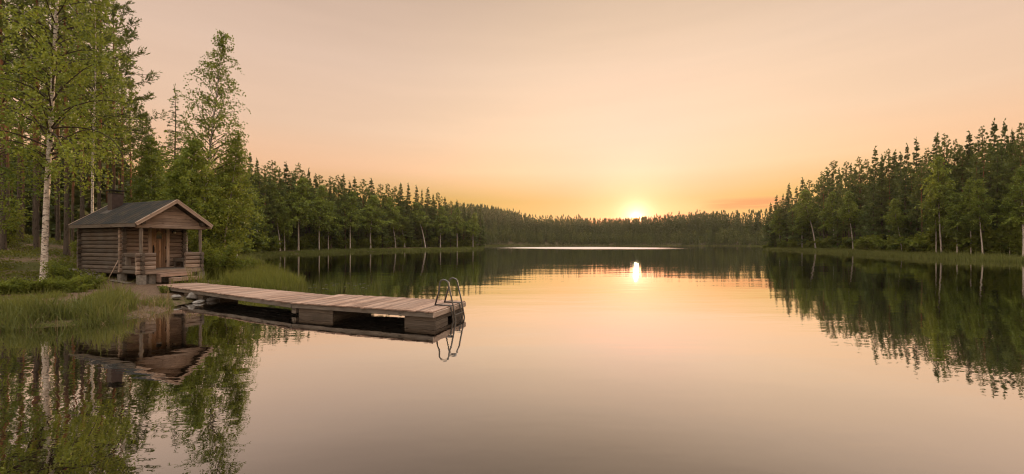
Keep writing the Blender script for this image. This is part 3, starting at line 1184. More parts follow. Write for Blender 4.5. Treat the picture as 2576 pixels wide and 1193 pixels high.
def trunk_path(H, r, lean=(0, 0), wob=.15, k=16):
    t = np.linspace(0, 1, k)
    ph = rng.uniform(0, 6, 4)
    x = lean[0] * t ** 1.3 + wob * (np.sin(t * 5 + ph[0]) - math.sin(ph[0])) * t + wob * .4 * (np.sin(t * 11 + ph[1]) - math.sin(ph[1])) * t
    y = lean[1] * t ** 1.3 + wob * (np.sin(t * 4 + ph[2]) - math.sin(ph[2])) * t
    P = np.stack([x, y, t * H], 1)
    rad = r * (1 - t) ** 0.75 * .97 + r * .03
    rad = rad * (1 + .35 * np.exp(-t * H / .35))
    P[0, 2] = -.25
    return P, rad


def interp_path(P, rad, t):
    k = len(P) - 1
    f = np.clip(t * k, 0, k - 1e-6)
    i = int(f)
    q = f - i
    return P[i] * (1 - q) + P[i + 1] * q, rad[i] * (1 - q) + rad[i + 1] * q


def grow(kind, H, r, crown0, width, nbr, twigs, leaves, leaf, lean=(0, 0), wob=.15, lod=0, lop=None, brtube=True, dens_pow=1.0, extra=()):
    """one tree: returns ((trunkV, trunkF), (leafV, leafF, tint)).  Branches leave the trunk, twigs leave the branches, leaves sit on the twigs."""
    P, rad = trunk_path(H, r, lean, wob)
    lines, radii = [P], [rad]
    LV, LD, LL, LW, LT = [], [], [], [], []
    az0 = rng.uniform(0, 6)
    for i in range(nbr + len(extra)):
        u = min((i + rng.uniform(0, 1)) / nbr, .99)
        u = u ** dens_pow
        if kind == 'spruce':
            nw = max(8, nbr // 5)
            u = min((math.floor(u * nw) + rng.uniform(0, .9)) / nw, 1.0)
        t = crown0 + (1 - crown0) * u * .985
        p, rr = interp_path(P, rad, t)
        a = az0 + i * 2.399 + rng.uniform(-.4, .4)
        out = np.array((math.cos(a), math.sin(a), 0))
        if kind == 'birch':
            prof = (min(1, u / .18 + .35)) * (1 - u ** 1.5) ** .8 + .05
            el_ = R(rng.uniform(25, 60)) + u * .35
            droop = .75
        elif kind == 'pine':
            prof = (.55 + .45 * min(1, u / .30)) * (1 - u ** 1.6) ** .9 + .05
            el_ = R(rng.uniform(-12, 22)) + u * .55
            droop = -.25
        else:
            prof = (1 - u) ** 1.05 * (.8 + .2 * min(1, u / .12)) + .025
            el_ = R(rng.uniform(-22, 5)) + u * .65
            droop = .12
        L = width * prof * rng.uniform(.62, 1.15)
        if lod and rng.uniform() < .14:
            L *= rng.uniform(.25, .6)
        if lop is not None:
            L *= 1 + lop[2] * max(0, out[0] * lop[0] + out[1] * lop[1])
        if i >= nbr:
            t, a, el_, L, droop = extra[i - nbr]
            p, rr = interp_path(P, rad, t)
            out = np.array((math.cos(a), math.sin(a), 0))
            u = .1
        K = 7
        d = out * math.cos(el_) + np.array((0, 0, math.sin(el_)))
        pts = [p]
        for k in range(K):
            d = d + np.array((rng.uniform(-.12, .12), rng.uniform(-.12, .12), -droop * (k + 1) / K * .32 + rng.uniform(-.06, .06)))
            d /= np.linalg.norm(d)
            pts.append(pts[-1] + d * L / K)
        pts = np.array(pts)
        if brtube:
            lines.append(pts)
            rb = min(rr * .45, .012 + .016 * L)
            radii.append(np.linspace(rb, rb * .25 + .002, K + 1))
        btint = rng.uniform(0, 1)
        nt = max(2, int(twigs * (.35 + .65 * L / width)))
        for j in range(nt):
            if kind == 'spruce':
                s = rng.uniform(.12, 1.0)
            elif kind == 'pine':
                s = .30 + .70 * math.sqrt(rng.uniform(0, 1))
            else:
                s = .18 + .82 * rng.uniform(0, 1) ** .8
            q, _ = interp_path(pts, np.zeros(K + 1), s)
            kk = min(int(s * K), K - 1)
            td = pts[kk + 1] - pts[kk]
            td = td / np.linalg.norm(td)
            rv = rng.normal(size=3)
            if kind == 'birch':
                dd = td * .6 + rv * .6 + np.array((0, 0, -.15))
                tl = min(max(L * .45, .40), 1.1) * rng.uniform(.5, 1.1) + .1
                grav = .85
            elif kind == 'pine':
                dd = td * .8 + rv * .45 + np.array((0, 0, .28))
                tl = min(L * .30, .55) * rng.uniform(.5, 1.1) + .06
                grav = -.15
            else:
                side_ = np.cross(td, (0, 0, 1.0)) * rng.choice((-1, 1))
                dd = td * .75 + side_ * .75 * (1 - .5 * s) + np.array((0, 0, -.30)) + rv * .15
                tl = L * .38 * (1.15 - .7 * s) * rng.uniform(.6, 1.1) + .06
                grav = .35
            dd = dd / np.linalg.norm(dd)
            n = max(2, int(leaves * rng.uniform(.6, 1.3) * ((1 - .5 * u) if kind == 'birch' else 1)))
            sv = rng.uniform(.05, 1, n)
            base_p = q + dd * (sv * tl)[:, None] + np.array((0, 0, -1.0)) * (grav * tl * .5 * sv ** 2)[:, None]
            if kind == 'birch':
                base_p = base_p + rng.normal(size=(n, 3)) * (.05 + .035 * lod)
                ld_ = rng.normal(size=(n, 3)) * .75 + np.array((0, 0, -.45)) + dd * .3
            elif kind == 'pine':
                ld_ = dd * 1.0 + rng.normal(size=(n, 3)) * .55 + np.array((0, 0, .2))
            else:
                ld_ = dd * .8 + rng.normal(size=(n, 3)) * .40 + np.array((0, 0, -.18))
            LV.append(base_p)
            LD.append(ld_)
            sc = leaf[0] * rng.uniform(.65, 1.25, n) * (1 if kind == 'birch' else (.42 + .58 * min(1, prof * 1.8)))
            LL.append(sc)
            LW.append(sc * leaf[1])
            LT.append(np.clip(np.full(n, btint) + rng.normal(size=n) * .16, 0, 1))
    if kind == 'spruce':
        # leading shoot
        n = 14
        sv = np.linspace(.90, 1.0, n)
        LV.append(np.array([interp_path(P, rad, s)[0] for s in sv]))
        LD.append(rng.normal(size=(n, 3)) * .35 + np.array((0, 0, .9)))
        LL.append(np.full(n, max(leaf[0], H * .02)))
        LW.append(np.full(n, max(leaf[0], H * .02) * leaf[1]))
        LT.append(np.full(n, .4))
    V, F = leafquads(np.concatenate(LV), np.concatenate(LD), np.concatenate(LL), np.concatenate(LW))
    tint = np.repeat(np.concatenate(LT), 4)
    nside = 7 if lod == 0 else 5
    tv, tf = tubes_np(lines, radii, nside)
    mi = np.ones(len(tf), np.int32)
    mi[:(len(P) - 1) * nside] = 0
    return (tv, tf, mi), (V, F, tint)


BARK = {'birch': 'birch_bark', 'pine': 'pine_bark', 'spruce': 'spruce_bark'}
LEAF = {'birch': 'birch_leaf', 'pine': 'pine_needle', 'spruce': 'spruce_needle'}
NAME = {'birch': 'birch_tree', 'pine': 'pine_tree', 'spruce': 'spruce_tree'}


def tree_meshes(kind, **kw):
    (tv, tf, mi), (lv, lf, lt) = grow(kind, **kw)
    a = np_mesh('trunk', tv, [tf], smooth=True)
    a.materials.append(M[BARK[kind]])
    a.materials.append(M['branch_bark'])
    a.polygons.foreach_set("material_index", mi)
    b = np_mesh('crown', lv, [lf], tint=lt)
    b.materials.append(M[LEAF[kind]])
    return a, b


def plant_tree(kind, meshes, x, y, label, group=None, scale=1.0, rz=0.0, z=None, sxy=None, name=None):
    root = empty(name or NAME[kind], (x, y, gz(x, y) - .03 if z is None else z), rz)
    sxy = sxy or scale
    root.scale = (sxy, sxy, scale)
    tag(root, label, 'tree', group)
    link('trunk', meshes[0], None, root)
    link('crown', meshes[1], None, root)
    return root


# --- the trees round the cabin, each grown by itself
GN = 'trees round the cabin'


def near_tree(kind, px, Y, label, top=None, H=None, lop=None, **kw):
    x, y = at(px, Y)
    z = gz(x, y)
    if H is None:
        H = ptop(top, Y) - z
    kw['r'] *= .68
    kw['width'] *= .84
    ms = tree_meshes(kind, H=H, lop=lop, **kw)
    return plant_tree(kind, ms, x, y, label, GN)


near_tree('birch', 110, 16.1, 'tall white birch with dark flecked trunk standing nearest to the lake left of the cabin', H=17.5, r=.155, crown0=.22,
          width=2.6, nbr=100, twigs=12, leaves=20, leaf=(.10, .75), lean=(.85, .2), wob=.10, lop=(1, 0, .15),
          extra=((.30, .1, .35, 2.7, 1.5), (.33, -.5, .3, 2.9, 1.6), (.36, .35, .3, 3.0, 1.5), (.34, -.2, .1, 2.5, 1.6), (.40, -.9, .3, 2.8, 1.3)))
near_tree('birch', -60, 17.0, 'leafy birch cut by the picture edge, its low branches over the moss', H=11.5, r=.11, crown0=.16,
          width=3.0, nbr=90, twigs=12, leaves=22, leaf=(.10, .75), lean=(.2, 0), wob=.12)
near_tree('birch', 232, 22.2, 'slender birch behind the cabin roof with light green crown among the pines', H=17.0, r=.10, crown0=.34,
          width=2.5, nbr=95, twigs=12, leaves=20, leaf=(.105, .75), lean=(-.2, 0), wob=.12)
near_tree('birch', 506, 25.0, 'tallest birch behind the cabin with narrow drooping top against the sky', top=68, r=.13, crown0=.12,
          width=3.5, nbr=150, twigs=13, leaves=22, leaf=(.11, .70), lean=(1.0, 0), wob=.16, dens_pow=1.25)
near_tree('birch', 470, 22.6, 'birch close behind the porch, its pale trunk seen beside the porch post', top=352, r=.085, crown0=.30,
          width=2.1, nbr=70, twigs=12, leaves=28, leaf=(.105, .75), lean=(.3, 0), wob=.15)
near_tree('birch', 380, 29.0, 'thin white birch trunk rising straight behind the cabin roof ridge', top=345, r=.08, crown0=.30,
          width=2.2, nbr=70, twigs=11, leaves=34, leaf=(.115, .75), wob=.10)
near_tree('birch', 560, 25.5, 'lower birch on the lake side of the tallest birch, leaning over the bank', top=345, r=.09, crown0=.12,
          width=2.2, nbr=90, twigs=12, leaves=26, leaf=(.11, .72), lean=(.9, -.2), wob=.15)
near_tree('birch', 436, 31.0, 'birch with crooked pale trunk between the two slim spruces behind the cabin', top=390, r=.09, crown0=.22,
          width=2.4, nbr=75, twigs=11, leaves=34, leaf=(.115, .75), lean=(.3, 0), wob=.3)
near_tree('pine', 50, 26.0, 'pine with thick orange trunk at the far left of the wood', H=19.5, r=.20, crown0=.36,
          width=2.7, nbr=85, twigs=11, leaves=17, leaf=(.21, .22), wob=.10)
near_tree('pine', 249, 26.0, 'pine with straight orange trunk rising just left of the chimney', H=21.0, r=.15, crown0=.34,
          width=2.6, nbr=85, twigs=11, leaves=17, leaf=(.21, .22), wob=.08)
near_tree('pine', 288, 29.0, 'dark pine beside the chimney with long layered branches reaching over the lake side', H=20.5, r=.15, crown0=.30,
          width=2.9, nbr=100, twigs=11, leaves=18, leaf=(.22, .22), wob=.08, lop=(1, 0, .25))
near_tree('pine', 168, 24.5, 'pine with thick scaly trunk in the moss right behind the big birch', H=19.0, r=.20, crown0=.52,
          width=2.4, nbr=60, twigs=10, leaves=17, leaf=(.21, .22), wob=.06)
near_tree('pine', 8, 23.0, 'pine at the very edge of the picture with reddish upper trunk behind the leafy birch', H=20.5, r=.17, crown0=.40,
          width=2.6, nbr=80, twigs=11, leaves=17, leaf=(.21, .22), wob=.10)
near_tree('pine', 92, 24.5, 'pine whose reddish upper trunk shows just left of the big birch crown', H=21.0, r=.17, crown0=.42,
          width=2.6, nbr=80, twigs=11, leaves=17, leaf=(.21, .22), wob=.10)
near_tree('pine', 208, 25.0, 'pine with high dense crown between the big birch and the slender birch', H=19.5, r=.15, crown0=.44,
          width=2.5, nbr=80, twigs=11, leaves=17, leaf=(.21, .22), wob=.10)
near_tree('pine', 146, 28.0, 'pine with bare reddish trunk seen close to the right of the big birch', H=20.0, r=.16, crown0=.52,
          width=2.4, nbr=60, twigs=10, leaves=18, leaf=(.22, .22), wob=.06)
near_tree('spruce', 374, 38.0, 'slim spruce with thin spire, the lower of the two behind the cabin roof', top=290, r=.14, crown0=.10,
          width=2.2, nbr=130, twigs=12, leaves=10, leaf=(.26, .22), wob=.06)
near_tree('spruce', 437, 34.0, 'slim spruce with open branches, the taller of the two behind the cabin roof', top=215, r=.15, crown0=.12,
          width=2.3, nbr=120, twigs=11, leaves=9, leaf=(.25, .22), wob=.06)

# --- the wood behind: shared shapes
PV = [tree_meshes('pine', H=H_, r=.17, crown0=c0, width=w_, nbr=n_, twigs=9, leaves=8, leaf=(.34, .26), wob=.10, lod=1)
      for H_, c0, w_, n_ in ((20, .48, 2.5, 60), (19, .42, 2.7, 65), (21, .55, 2.4, 55))]
bg_spots = []
# (column, depth): pines of the wood on the moss hill
for px, Y in ((20, 31), (86, 30), (120, 34), (-20, 28), (-70, 33), (205, 33), (182, 37), (225, 39), (270, 40), (310, 36), (330, 43), (60, 40), (100, 44), (140, 42),
              (0, 41), (-45, 45), (-95, 40), (30, 50), (165, 50), (250, 52), (300, 50), (355, 50)):
    bg_spots.append((px, Y))
bg_spots.sort()
ORD = ['first', 'second', 'third', 'fourth', 'fifth', 'sixth', 'seventh', 'eighth', 'ninth', 'tenth', 'eleventh', 'twelfth', 'thirteenth', 'fourteenth', 'fifteenth',
       'sixteenth', 'seventeenth', 'eighteenth', 'nineteenth', 'twentieth', 'twenty-first', 'twenty-second', 'twenty-third', 'twenty-fourth', 'twenty-fifth']
for i, (px, Y) in enumerate(bg_spots):
    x, y = at(px, Y)
    plant_tree('pine', PV[i % 3], x, y, 'slender dark pine in the shaded wood, one of many thin bare trunks beyond the cabin',
               'slender pines in the wood left of the cabin', rng.uniform(.85, 1.08), rng.uniform(0, 6), sxy=rng.uniform(.6, .85))

# young broadleaf undergrowth in that wood + bushes
def bush_meshes(w_, h_, n, leaf, stems=9):
    lines, radii, LV, LD, LL, LW, LT = [], [], [], [], [], [], []
    for i in range(stems):
        a = rng.uniform(0, 6.28)
        top = np.array((math.cos(a) * w_ * rng.uniform(.3, 1), math.sin(a) * w_ * rng.uniform(.3, 1), h_ * rng.uniform(.55, 1.05)))
        t = np.linspace(0, 1, 6)
        b0 = np.array((math.cos(a), math.sin(a), 0)) * w_ * .12
        P = b0 + np.stack([top[0] * t ** 1.2, top[1] * t ** 1.2, top[2] * t ** .8 - .12 * (1 - t)], 1)
        lines.append(P)
        radii.append(np.linspace(.012 + .006 * h_, .003, 6))
        bt = rng.uniform(0, 1)
        for k in range(n):
            s = rng.uniform(.12, 1)
            q = np.array([np.interp(s, t, P[:, c]) for c in range(3)])
            d = rng.normal(size=3) + np.array((0, 0, .4))
            d /= np.linalg.norm(d)
            m_ = 9
            sv = rng.uniform(.1, 1, m_)
            LV.append(q + d * (sv * .24 * (w_ + h_) * .5)[:, None] + rng.normal(size=(m_, 3)) * .03)
            LD.append(rng.normal(size=(m_, 3)) + d)
            sc = leaf * rng.uniform(.6, 1.3, m_)
            LL.append(sc)
            LW.append(sc * .6)
            LT.append(np.clip(bt + rng.normal(size=m_) * .2, 0, 1))
    V, F = leafquads(np.concatenate(LV), np.concatenate(LD), np.concatenate(LL), np.concatenate(LW))
    tv, tf = tubes_np(lines, radii, 5)
    a = np_mesh('stem', tv, [tf], smooth=True)
    a.materials.append(M['spruce_bark'])
    b = np_mesh('foliage', V, [F], tint=np.repeat(np.concatenate(LT), 4))
    b.materials.append(M['bush_leaf'])
    return a, b


def plant_bush(meshes, x, y, label, group=None, s=1.0, rz=0.0, name='shrub', cat='shrub'):
    root = empty(name, (x, y, gz(x, y) - .04), rz)
    root.scale = (s, s, s)
    tag(root, label, cat, group)
    link('stem', meshes[0], None, root)
    link('foliage', meshes[1], None, root)
    return root


GB = 'shrubs round the cabin'
for (px, Y, w_, h_, n, lf, lab) in (
        (548, 21.5, 1.0, 1.9, 70, .085, 'tall willow shrub just right of the porch, behind the grass'),
        (585, 22.5, .9, 1.5, 60, .085, 'arching willow shrub on the bank, nearest the open lake'),
        (610, 25.0, .8, 1.1, 55, .085, 'low willow shrub behind the arching one at the lake edge'),
        (525, 24.0, 1.0, 2.2, 60, .09, 'leafy shrub behind the right porch railing of the cabin'),
        (155, 15.6, .55, .95, 60, .06, 'bright leafy shrub at the foot of the big birch trunk'),
        (228, 15.6, .45, .55, 45, .055, 'small shrub with pale flowers in front of the loose boards'),
        (70, 14.2, .7, .50, 75, .055, 'dense low shrub in front of the big birch, next to the reeds'),
        (10, 14.0, .7, .55, 75, .055, 'dense low shrub at the picture edge behind the reeds'),
        (135, 14.6, .65, .50, 70, .055, 'dark low shrub just below the big birch'),
        (190, 14.8, .55, .42, 60, .055, 'low spreading shrub between the big birch and the bare soil'),
        (206, 24.0, .6, 1.2, 45, .08, 'young broadleaf sapling beside the thick scaly pine behind the birch'),
        (418, 16.2, .22, .30, 26, .05, 'tiny leafy plant beside the lower cabin step'),
        (10, 24.0, 1.0, 2.4, 60, .09, 'tall sapling in the moss at the picture edge left of the thick orange pine')):
    x, y = at(px, Y)
    plant_bush(bush_meshes(w_, h_, n, lf), x, y, lab, GB)

# --- the two forested banks
BIRCH = [tree_meshes('birch', H=H_, r=.13, crown0=c0, width=w_, nbr=n_, twigs=10, leaves=15, leaf=(.30, .62), lean=(l_, 0), wob=.25, lod=2)
         for H_, c0, w_, n_, l_ in ((14, .34, 2.8, 74, .6), (14, .38, 2.5, 70, -1.0), (14, .30, 3.0, 80, .2), (14, .46, 2.6, 64, -2.0))]
SPRUCE = [tree_meshes('spruce', H=18, r=.16, crown0=c0, width=w_, nbr=n_, twigs=13, leaves=8, leaf=(.50, .34), dens_pow=.8, wob=.08, lod=2)
          for c0, w_, n_ in ((.06, 2.5, 120), (.12, 2.2, 110), (.20, 2.3, 100), (.10, 2.7, 125))]
PINE = [tree_meshes('pine', H=18, r=.17, crown0=c0, width=w_, nbr=n_, twigs=9, leaves=8, leaf=(.42, .32), wob=.14, lod=2)
        for c0, w_, n_ in ((.34, 2.6, 75), (.42, 2.4, 65), (.28, 2.5, 80), (.38, 2.9, 70))]
SHRUB = [bush_meshes(1.5, h_, 34, .30, 10) for h_ in (1.9, 2.6, 1.4)]

sl_L = np.array([(560, 350), (610, 385), (690, 405), (760, 415), (830, 445), (900, 455), (960, 465), (1040, 475), (1100, 492), (1170, 514), (1215, 520)], float)
sl_R = np.array([(1920, 520), (1950, 495), (1990, 462), (2030, 445), (2090, 405), (2130, 412), (2190, 375), (2230, 372), (2300, 350), (2370, 338), (2420, 342), (2490, 308), (2576, 308), (2800, 290)], float)
sh_L = np.array([(540, 44), (597, 57), (650, 74), (700, 86), (800, 97), (900, 110), (1000, 127), (1100, 143), (1170, 154), (1205, 159)], float)
sh_R = np.array([(1925, 151), (1950, 143), (2000, 127), (2100, 105), (2200, 82), (2330, 63.5), (2450, 55), (2576, 50.5), (2700, 47), (2800, 44)], float)


def bank_tree(kind, meshes_, H0, px, Y, top, label, group, variant=None, fat=None):
    x, y = at(px, Y)
    z = gz(x, y)
    H = max(ptop(top, Y) - z, 4.0)
    v = variant if variant is not None else int(rng.integers(len(meshes_)))
    s = H / H0
    f = fat or (rng.uniform(.85, 1.4) if kind != 'birch' else rng.uniform(.95, 1.4))
    rz = rng.uniform(0, 6) if kind != 'birch' else rng.uniform(-.9, .9)
    return plant_tree(kind, meshes_[v], x, y, label, group, scale=s, sxy=s * f * math.cos(math.atan((px - 1288) / FPX)) * 1.18, rz=rz)


birch_L = [(597, 470), (643, 450), (658, 500), (705, 464), (716, 520), (751, 448), (803, 464), (826, 505), (881, 480), (932, 490), (995, 497), (1018, 520), (1070, 511), (1108, 520), (1150, 522), (1190, 535)]
birch_R = [(1962, 520), (2052, 478), (2097, 481), (2146, 484), (2018, 520), (2269, 500), (2368, 399), (2355, 470), (2408, 484), (2442, 448), (2472, 452), (2574, 419), (2540, 500)]
birch_L.sort()
birch_R.sort()
for i, (px, top) in enumerate(birch_L):
    Y = np.interp(px, sh_L[:, 0], sh_L[:, 1]) * rng.uniform(1.005, 1.03)
    bank_tree('birch', BIRCH, 14, px, Y, top, f'{ORD[i]} white-trunked birch from the cabin along the forested bank', 'birches along the bank beyond the cabin', variant=int(rng.integers(4)))
for i, (px, top) in enumerate(birch_R):
    Y = np.interp(px, sh_R[:, 0], sh_R[:, 1]) * rng.uniform(1.0, 1.03) + .5
    lean = 3 if px in (2146, 2269, 2052) else i % 3
    bank_tree('birch', BIRCH, 14, px, Y, top, f'{ORD[i]} white-trunked birch from the sunset along the bank across the lake', 'birches along the bank across the lake', variant=lean)

# conifers that make the skyline
con_L = [(630, 388), (647, 402), (668, 415), (686, 404), (700, 425), (719, 410), (737, 432), (754, 410), (776, 425), (791, 439), (807, 440), (830, 443), (849, 439), (865, 440), (880, 456), (894, 447), (915, 450),
         (936, 450), (957, 462), (977, 462), (993, 468), (1009, 463), (1027, 463), (1048, 468), (1060, 478), (1075, 473), (1090, 490), (1103, 484), (1120, 497), (1135, 505), (1150, 504), (1165, 512), (1180, 514), (1196, 519), (1208, 520)]
con_R = [(1938, 512), (1952, 492), (1968, 490), (1985, 463), (2003, 470), (2021, 448), (2038, 452), (2065, 432), (2080, 428), (2094, 404), (2110, 425), (2127, 406), (2140, 414), (2161, 394), (2180, 400), (2200, 371), (2220, 392), (2238, 375),
         (2252, 380), (2266, 384), (2282, 363), (2308, 350), (2330, 372), (2357, 337), (2373, 337), (2401, 350), (2420, 365), (2440, 332), (2468, 316), (2498, 304), (2525, 304), (2545, 328), (2573, 308), (2610, 305), (2650, 300)]


def conifer_set(tops, shore, births, where, group, deeper):
    bx = [b[0] for b in births]
    cells = {}
    for (px, top) in tops:
        j = int(np.argmin([abs(px - b) for b in bx]))
        cells.setdefault(j, []).append((top, px))
    for j, lst in cells.items():
        lst.sort()
        for r_, (top, px) in enumerate(lst):
            Y = np.interp(px, shore[:, 0], shore[:, 1]) * 1.02 + rng.uniform(4, deeper)
            kind = 'spruce' if rng.uniform() < .7 else 'pine'
            k_ = {'spruce': 'dark spruce', 'pine': 'dark pine'}[kind]
            rank = 'tallest conifer' if r_ == 0 else f'{ORD[r_]} tallest conifer'
            lab = f'{k_}, {rank} behind the {ORD[j]} birch along the {where}'
            bank_tree(kind, SPRUCE if kind == 'spruce' else PINE, 18, px, Y, top, lab, group)


conifer_set(con_L, sh_L, birch_L, 'bank beyond the cabin', 'skyline conifers of the bank beyond the cabin', 11)
conifer_set(con_R, sh_R, birch_R, 'bank across the lake', 'skyline conifers of the bank across the lake', 9)

# a lower second storey of conifers in the forest edge; nothing tells these apart
def infill(n, shore, sl, p0, p1, label, group, dmin, dmax, lowr):
    for i in range(n):
        px = p0 + (p1 - p0) * (i + rng.uniform(.1, .9)) / n
        Y = np.interp(px, shore[:, 0], shore[:, 1]) * 1.015 + rng.uniform(dmin, dmax)
        top = np.interp(px, sl[:, 0], sl[:, 1]) + rng.uniform(*lowr)
        kind = 'spruce' if rng.uniform() < .5 else 'pine'
        bank_tree(kind, SPRUCE if kind == 'spruce' else PINE, 18, px, Y, min(top, 580), label, group)


infill(46, sh_L, sl_L, 560, 1210, 'dark conifer within the forest bank beyond the cabin, its top below the skyline', 'conifers within the bank beyond the cabin', 1, 9, (18, 60))
infill(46, sh_R, sl_R, 1930, 2640, 'dark conifer within the forest bank across the lake, its top below the skyline', 'conifers within the bank across the lake', 1, 9, (18, 75))
for (sh_, p0, p1, n, lab, grp) in ((sh_L, 600, 1205, 60, 'green shrub at the foot of the forest beyond the cabin, behind the sedge', 'shrubs along the bank beyond the cabin'),
                                  (sh_R, 1930, 2620, 60, 'green shrub at the foot of the forest across the lake, behind the sedge', 'shrubs along the bank across the lake')):
    for i in range(n):
        px = p0 + (p1 - p0) * (i + rng.uniform(0, 1)) / n
        Y = np.interp(px, sh_[:, 0], sh_[:, 1]) * 1.03 + rng.uniform(.3, 2.5)
        x, y = at(px, Y)
        plant_bush(SHRUB[i % 3], x, y, lab, grp, rng.uniform(.7, 1.2) * (1.6 if i % 3 == 0 else 1.0), rng.uniform(0, 6))


# --- masses: the wood behind the banks and the far end of the lake
def lowtree(kind, H, w_, n):
    """a coarse far tree: arrays of quads"""
    u = rng.uniform(0, 1, n) ** .9
    a = rng.uniform(0, 6.28, n)
    if kind == 0:      # conifer
        rr = w_ * (1 - u) ** .85 * np.sqrt(rng.uniform(.15, 1, n)) * (1 + .25 * np.sin(u * 40))
        zz = H * (.08 + .92 * u)
        D = np.stack([np.cos(a), np.sin(a), -.35 + rng.normal(size=n) * .3], 1)
    else:
        rr = w_ * np.sqrt(np.clip(np.sin(np.pi * np.clip(u * .92 + .08, 0, 1)), 0, 1)) * np.sqrt(rng.uniform(.2, 1, n))
        zz = H * (.2 + .8 * u)
        D = rng.normal(size=(n, 3)) + np.array((0, 0, -.2))
    P = np.stack([np.cos(a) * rr, np.sin(a) * rr, zz], 1)
    L = H * .086 * rng.uniform(.6, 1.3, n) * ((1.15 - .8 * u) if kind == 0 else 1.0)
    V, F = leafquads(P, D, L, L * .6)
    tn = np.repeat(np.clip((.85 if kind else .25) + rng.normal(size=n) * .15, 0, 1), 4)
    if kind == 0:
        k = 3
        Vt, Ft = leafquads(np.array([[0, 0, H * .86]] * k), np.array([[0, 0, 1.0]] * k) + rng.normal(size=(k, 3)) * .05, np.full(k, H * .18), np.full(k, H * .035))
        F = np.concatenate([F, Ft + len(V)])
        V = np.concatenate([V, Vt])
        tn = np.concatenate([tn, np.full(len(Vt), .25)])
    # trunk as two crossed slivers
    tv = np.array([[-.12, 0, 0], [.12, 0, 0], [.05, 0, H * .6], [-.05, 0, H * .6], [0, -.12, 0], [0, .12, 0], [0, .05, H * .6], [0, -.05, H * .6]], float)
    F = np.concatenate([F, np.array([[0, 1, 2, 3], [4, 5, 6, 7]]) + len(V)])
    V = np.concatenate([V, tv])
    tn = np.concatenate([tn, np.full(8, .1)])
    return V, F, tn


def mass(name, pts, heights, kinds, n, label, cat):
    protos = {k: [lowtree(k, 1.0 * 16, w_, n) for w_ in ((1.9, 2.3, 2.1, 1.7) if k == 0 else (2.4, 2.8, 2.2, 2.6))] for k in (0, 1)}
    Vs, Fs, Ts = [], [], []
    b = 0
    zg = ground_z(pts[:, 0], pts[:, 1])
    for i, (x, y) in enumerate(pts):
        V, F, T = protos[kinds[i]][int(rng.integers(4))]
        s = heights[i] / 16
        f = s * rng.uniform(.9, 1.2)
        a = rng.uniform(0, 6.28)
        ca, sa = math.cos(a), math.sin(a)
        X = np.stack([(V[:, 0] * ca - V[:, 1] * sa) * f + x, (V[:, 0] * sa + V[:, 1] * ca) * f + y, V[:, 2] * s + zg[i] - .2], 1)
        Vs.append(X)
        Fs.append(F + b)
        Ts.append(np.clip(T + rng.normal() * .12, 0, 1))
        b += len(V)
    o = link(name, np_mesh(name, np.concatenate(Vs), [np.concatenate(Fs)], tint=np.concatenate(Ts)), M['mass_needle'])
    tag(o, label, cat, kind='stuff')
    return o


def scatter(n, xr, yr, dmin, dmax, cond=None, sep=2.2):
    """random land points with distance to the lake between dmin and dmax"""
    out_, tries = [], 0
    cell = {}
    while len(out_) < n and tries < 60:
        tries += 1
        m_ = 4 * n
        x = rng.uniform(*xr, m_)
        y = rng.uniform(*yr, m_)
        d = lake_sd(x, y)
        ok = (d > dmin) & (d < dmax)
        if cond is not None:
            ok &= cond(x, y, d)
        for a, b in zip(x[ok], y[ok]):
            k = (int(a // sep), int(b // sep))
            if k in cell:
                continue
            cell[k] = 1
            out_.append((a, b))
            if len(out_) >= n:
                break
    return np.array(out_)


# far end
pts = scatter(2600, (-60, 230), (235, 520), 3, 100, lambda x, y, d: (np.abs(x / y) < .75), 2.5)
dd_ = lake_sd(pts[:, 0], pts[:, 1])
sl_F = np.array([(1150, 515), (1215, 519), (1260, 524), (1310, 535), (1350, 547), (1395, 547), (1450, 544), (1470, 549), (1500, 551), (1545, 551), (1600, 549), (1640, 545), (1680, 540), (1760, 533), (1850, 532), (1925, 527), (2000, 522)], float)
pxs = 1288 + FPX * pts[:, 0] / pts[:, 1]
tp = CAM_H + (HORIZ - np.interp(pxs, sl_F[:, 0], sl_F[:, 1]) - np.where((pxs > 1460) & (pxs < 1640), rng.uniform(-3, 9, len(pts)), np.where(rng.uniform(size=len(pts)) < .16, rng.uniform(-7, 1, len(pts)), rng.uniform(2, 13, len(pts))))) / FPX * pts[:, 1]
cap_ = tp - ground_z(pts[:, 0], pts[:, 1])
hts = np.where(dd_ > 35, np.clip(cap_, 4, 26), np.minimum(np.clip(10 + dd_ * .16, 10, 17) * rng.uniform(.7, 1.15, len(pts)), cap_))
kinds = np.where((rng.uniform(size=len(pts)) < .30) & (dd_ < 22), 1, 0)
mass('distant_forest', pts, hts, kinds, 190, 'distant dark forest closing the far end of the lake under the setting sun', 'forest')
# behind the two banks
pts = scatter(420, (-140, 5), (60, 235), 12, 60, lambda x, y, d: (x < -8) & (1288 + FPX * x / y < 1225), 3.0)
pxs = 1288 + FPX * pts[:, 0] / pts[:, 1]
tp = CAM_H + (HORIZ - (np.interp(pxs, sl_L[:, 0], sl_L[:, 1]) + 30)) / FPX * pts[:, 1]
hts = np.clip(np.minimum(tp - ground_z(pts[:, 0], pts[:, 1]), 19) * rng.uniform(.8, 1.0, len(pts)), 5, 19)
mass('forest_behind_bank', pts, hts, np.zeros(len(pts), int), 300, 'dark mass of forest behind the trees of the bank beyond the cabin', 'forest')
pts = scatter(420, (58, 230), (30, 235), 12, 50, lambda x, y, d: (1288 + FPX * x / np.maximum(y, 1) > 1925), 3.0)
pxs = 1288 + FPX * pts[:, 0] / pts[:, 1]
tp = CAM_H + (HORIZ - (np.interp(pxs, sl_R[:, 0], sl_R[:, 1]) + 35)) / FPX * pts[:, 1]
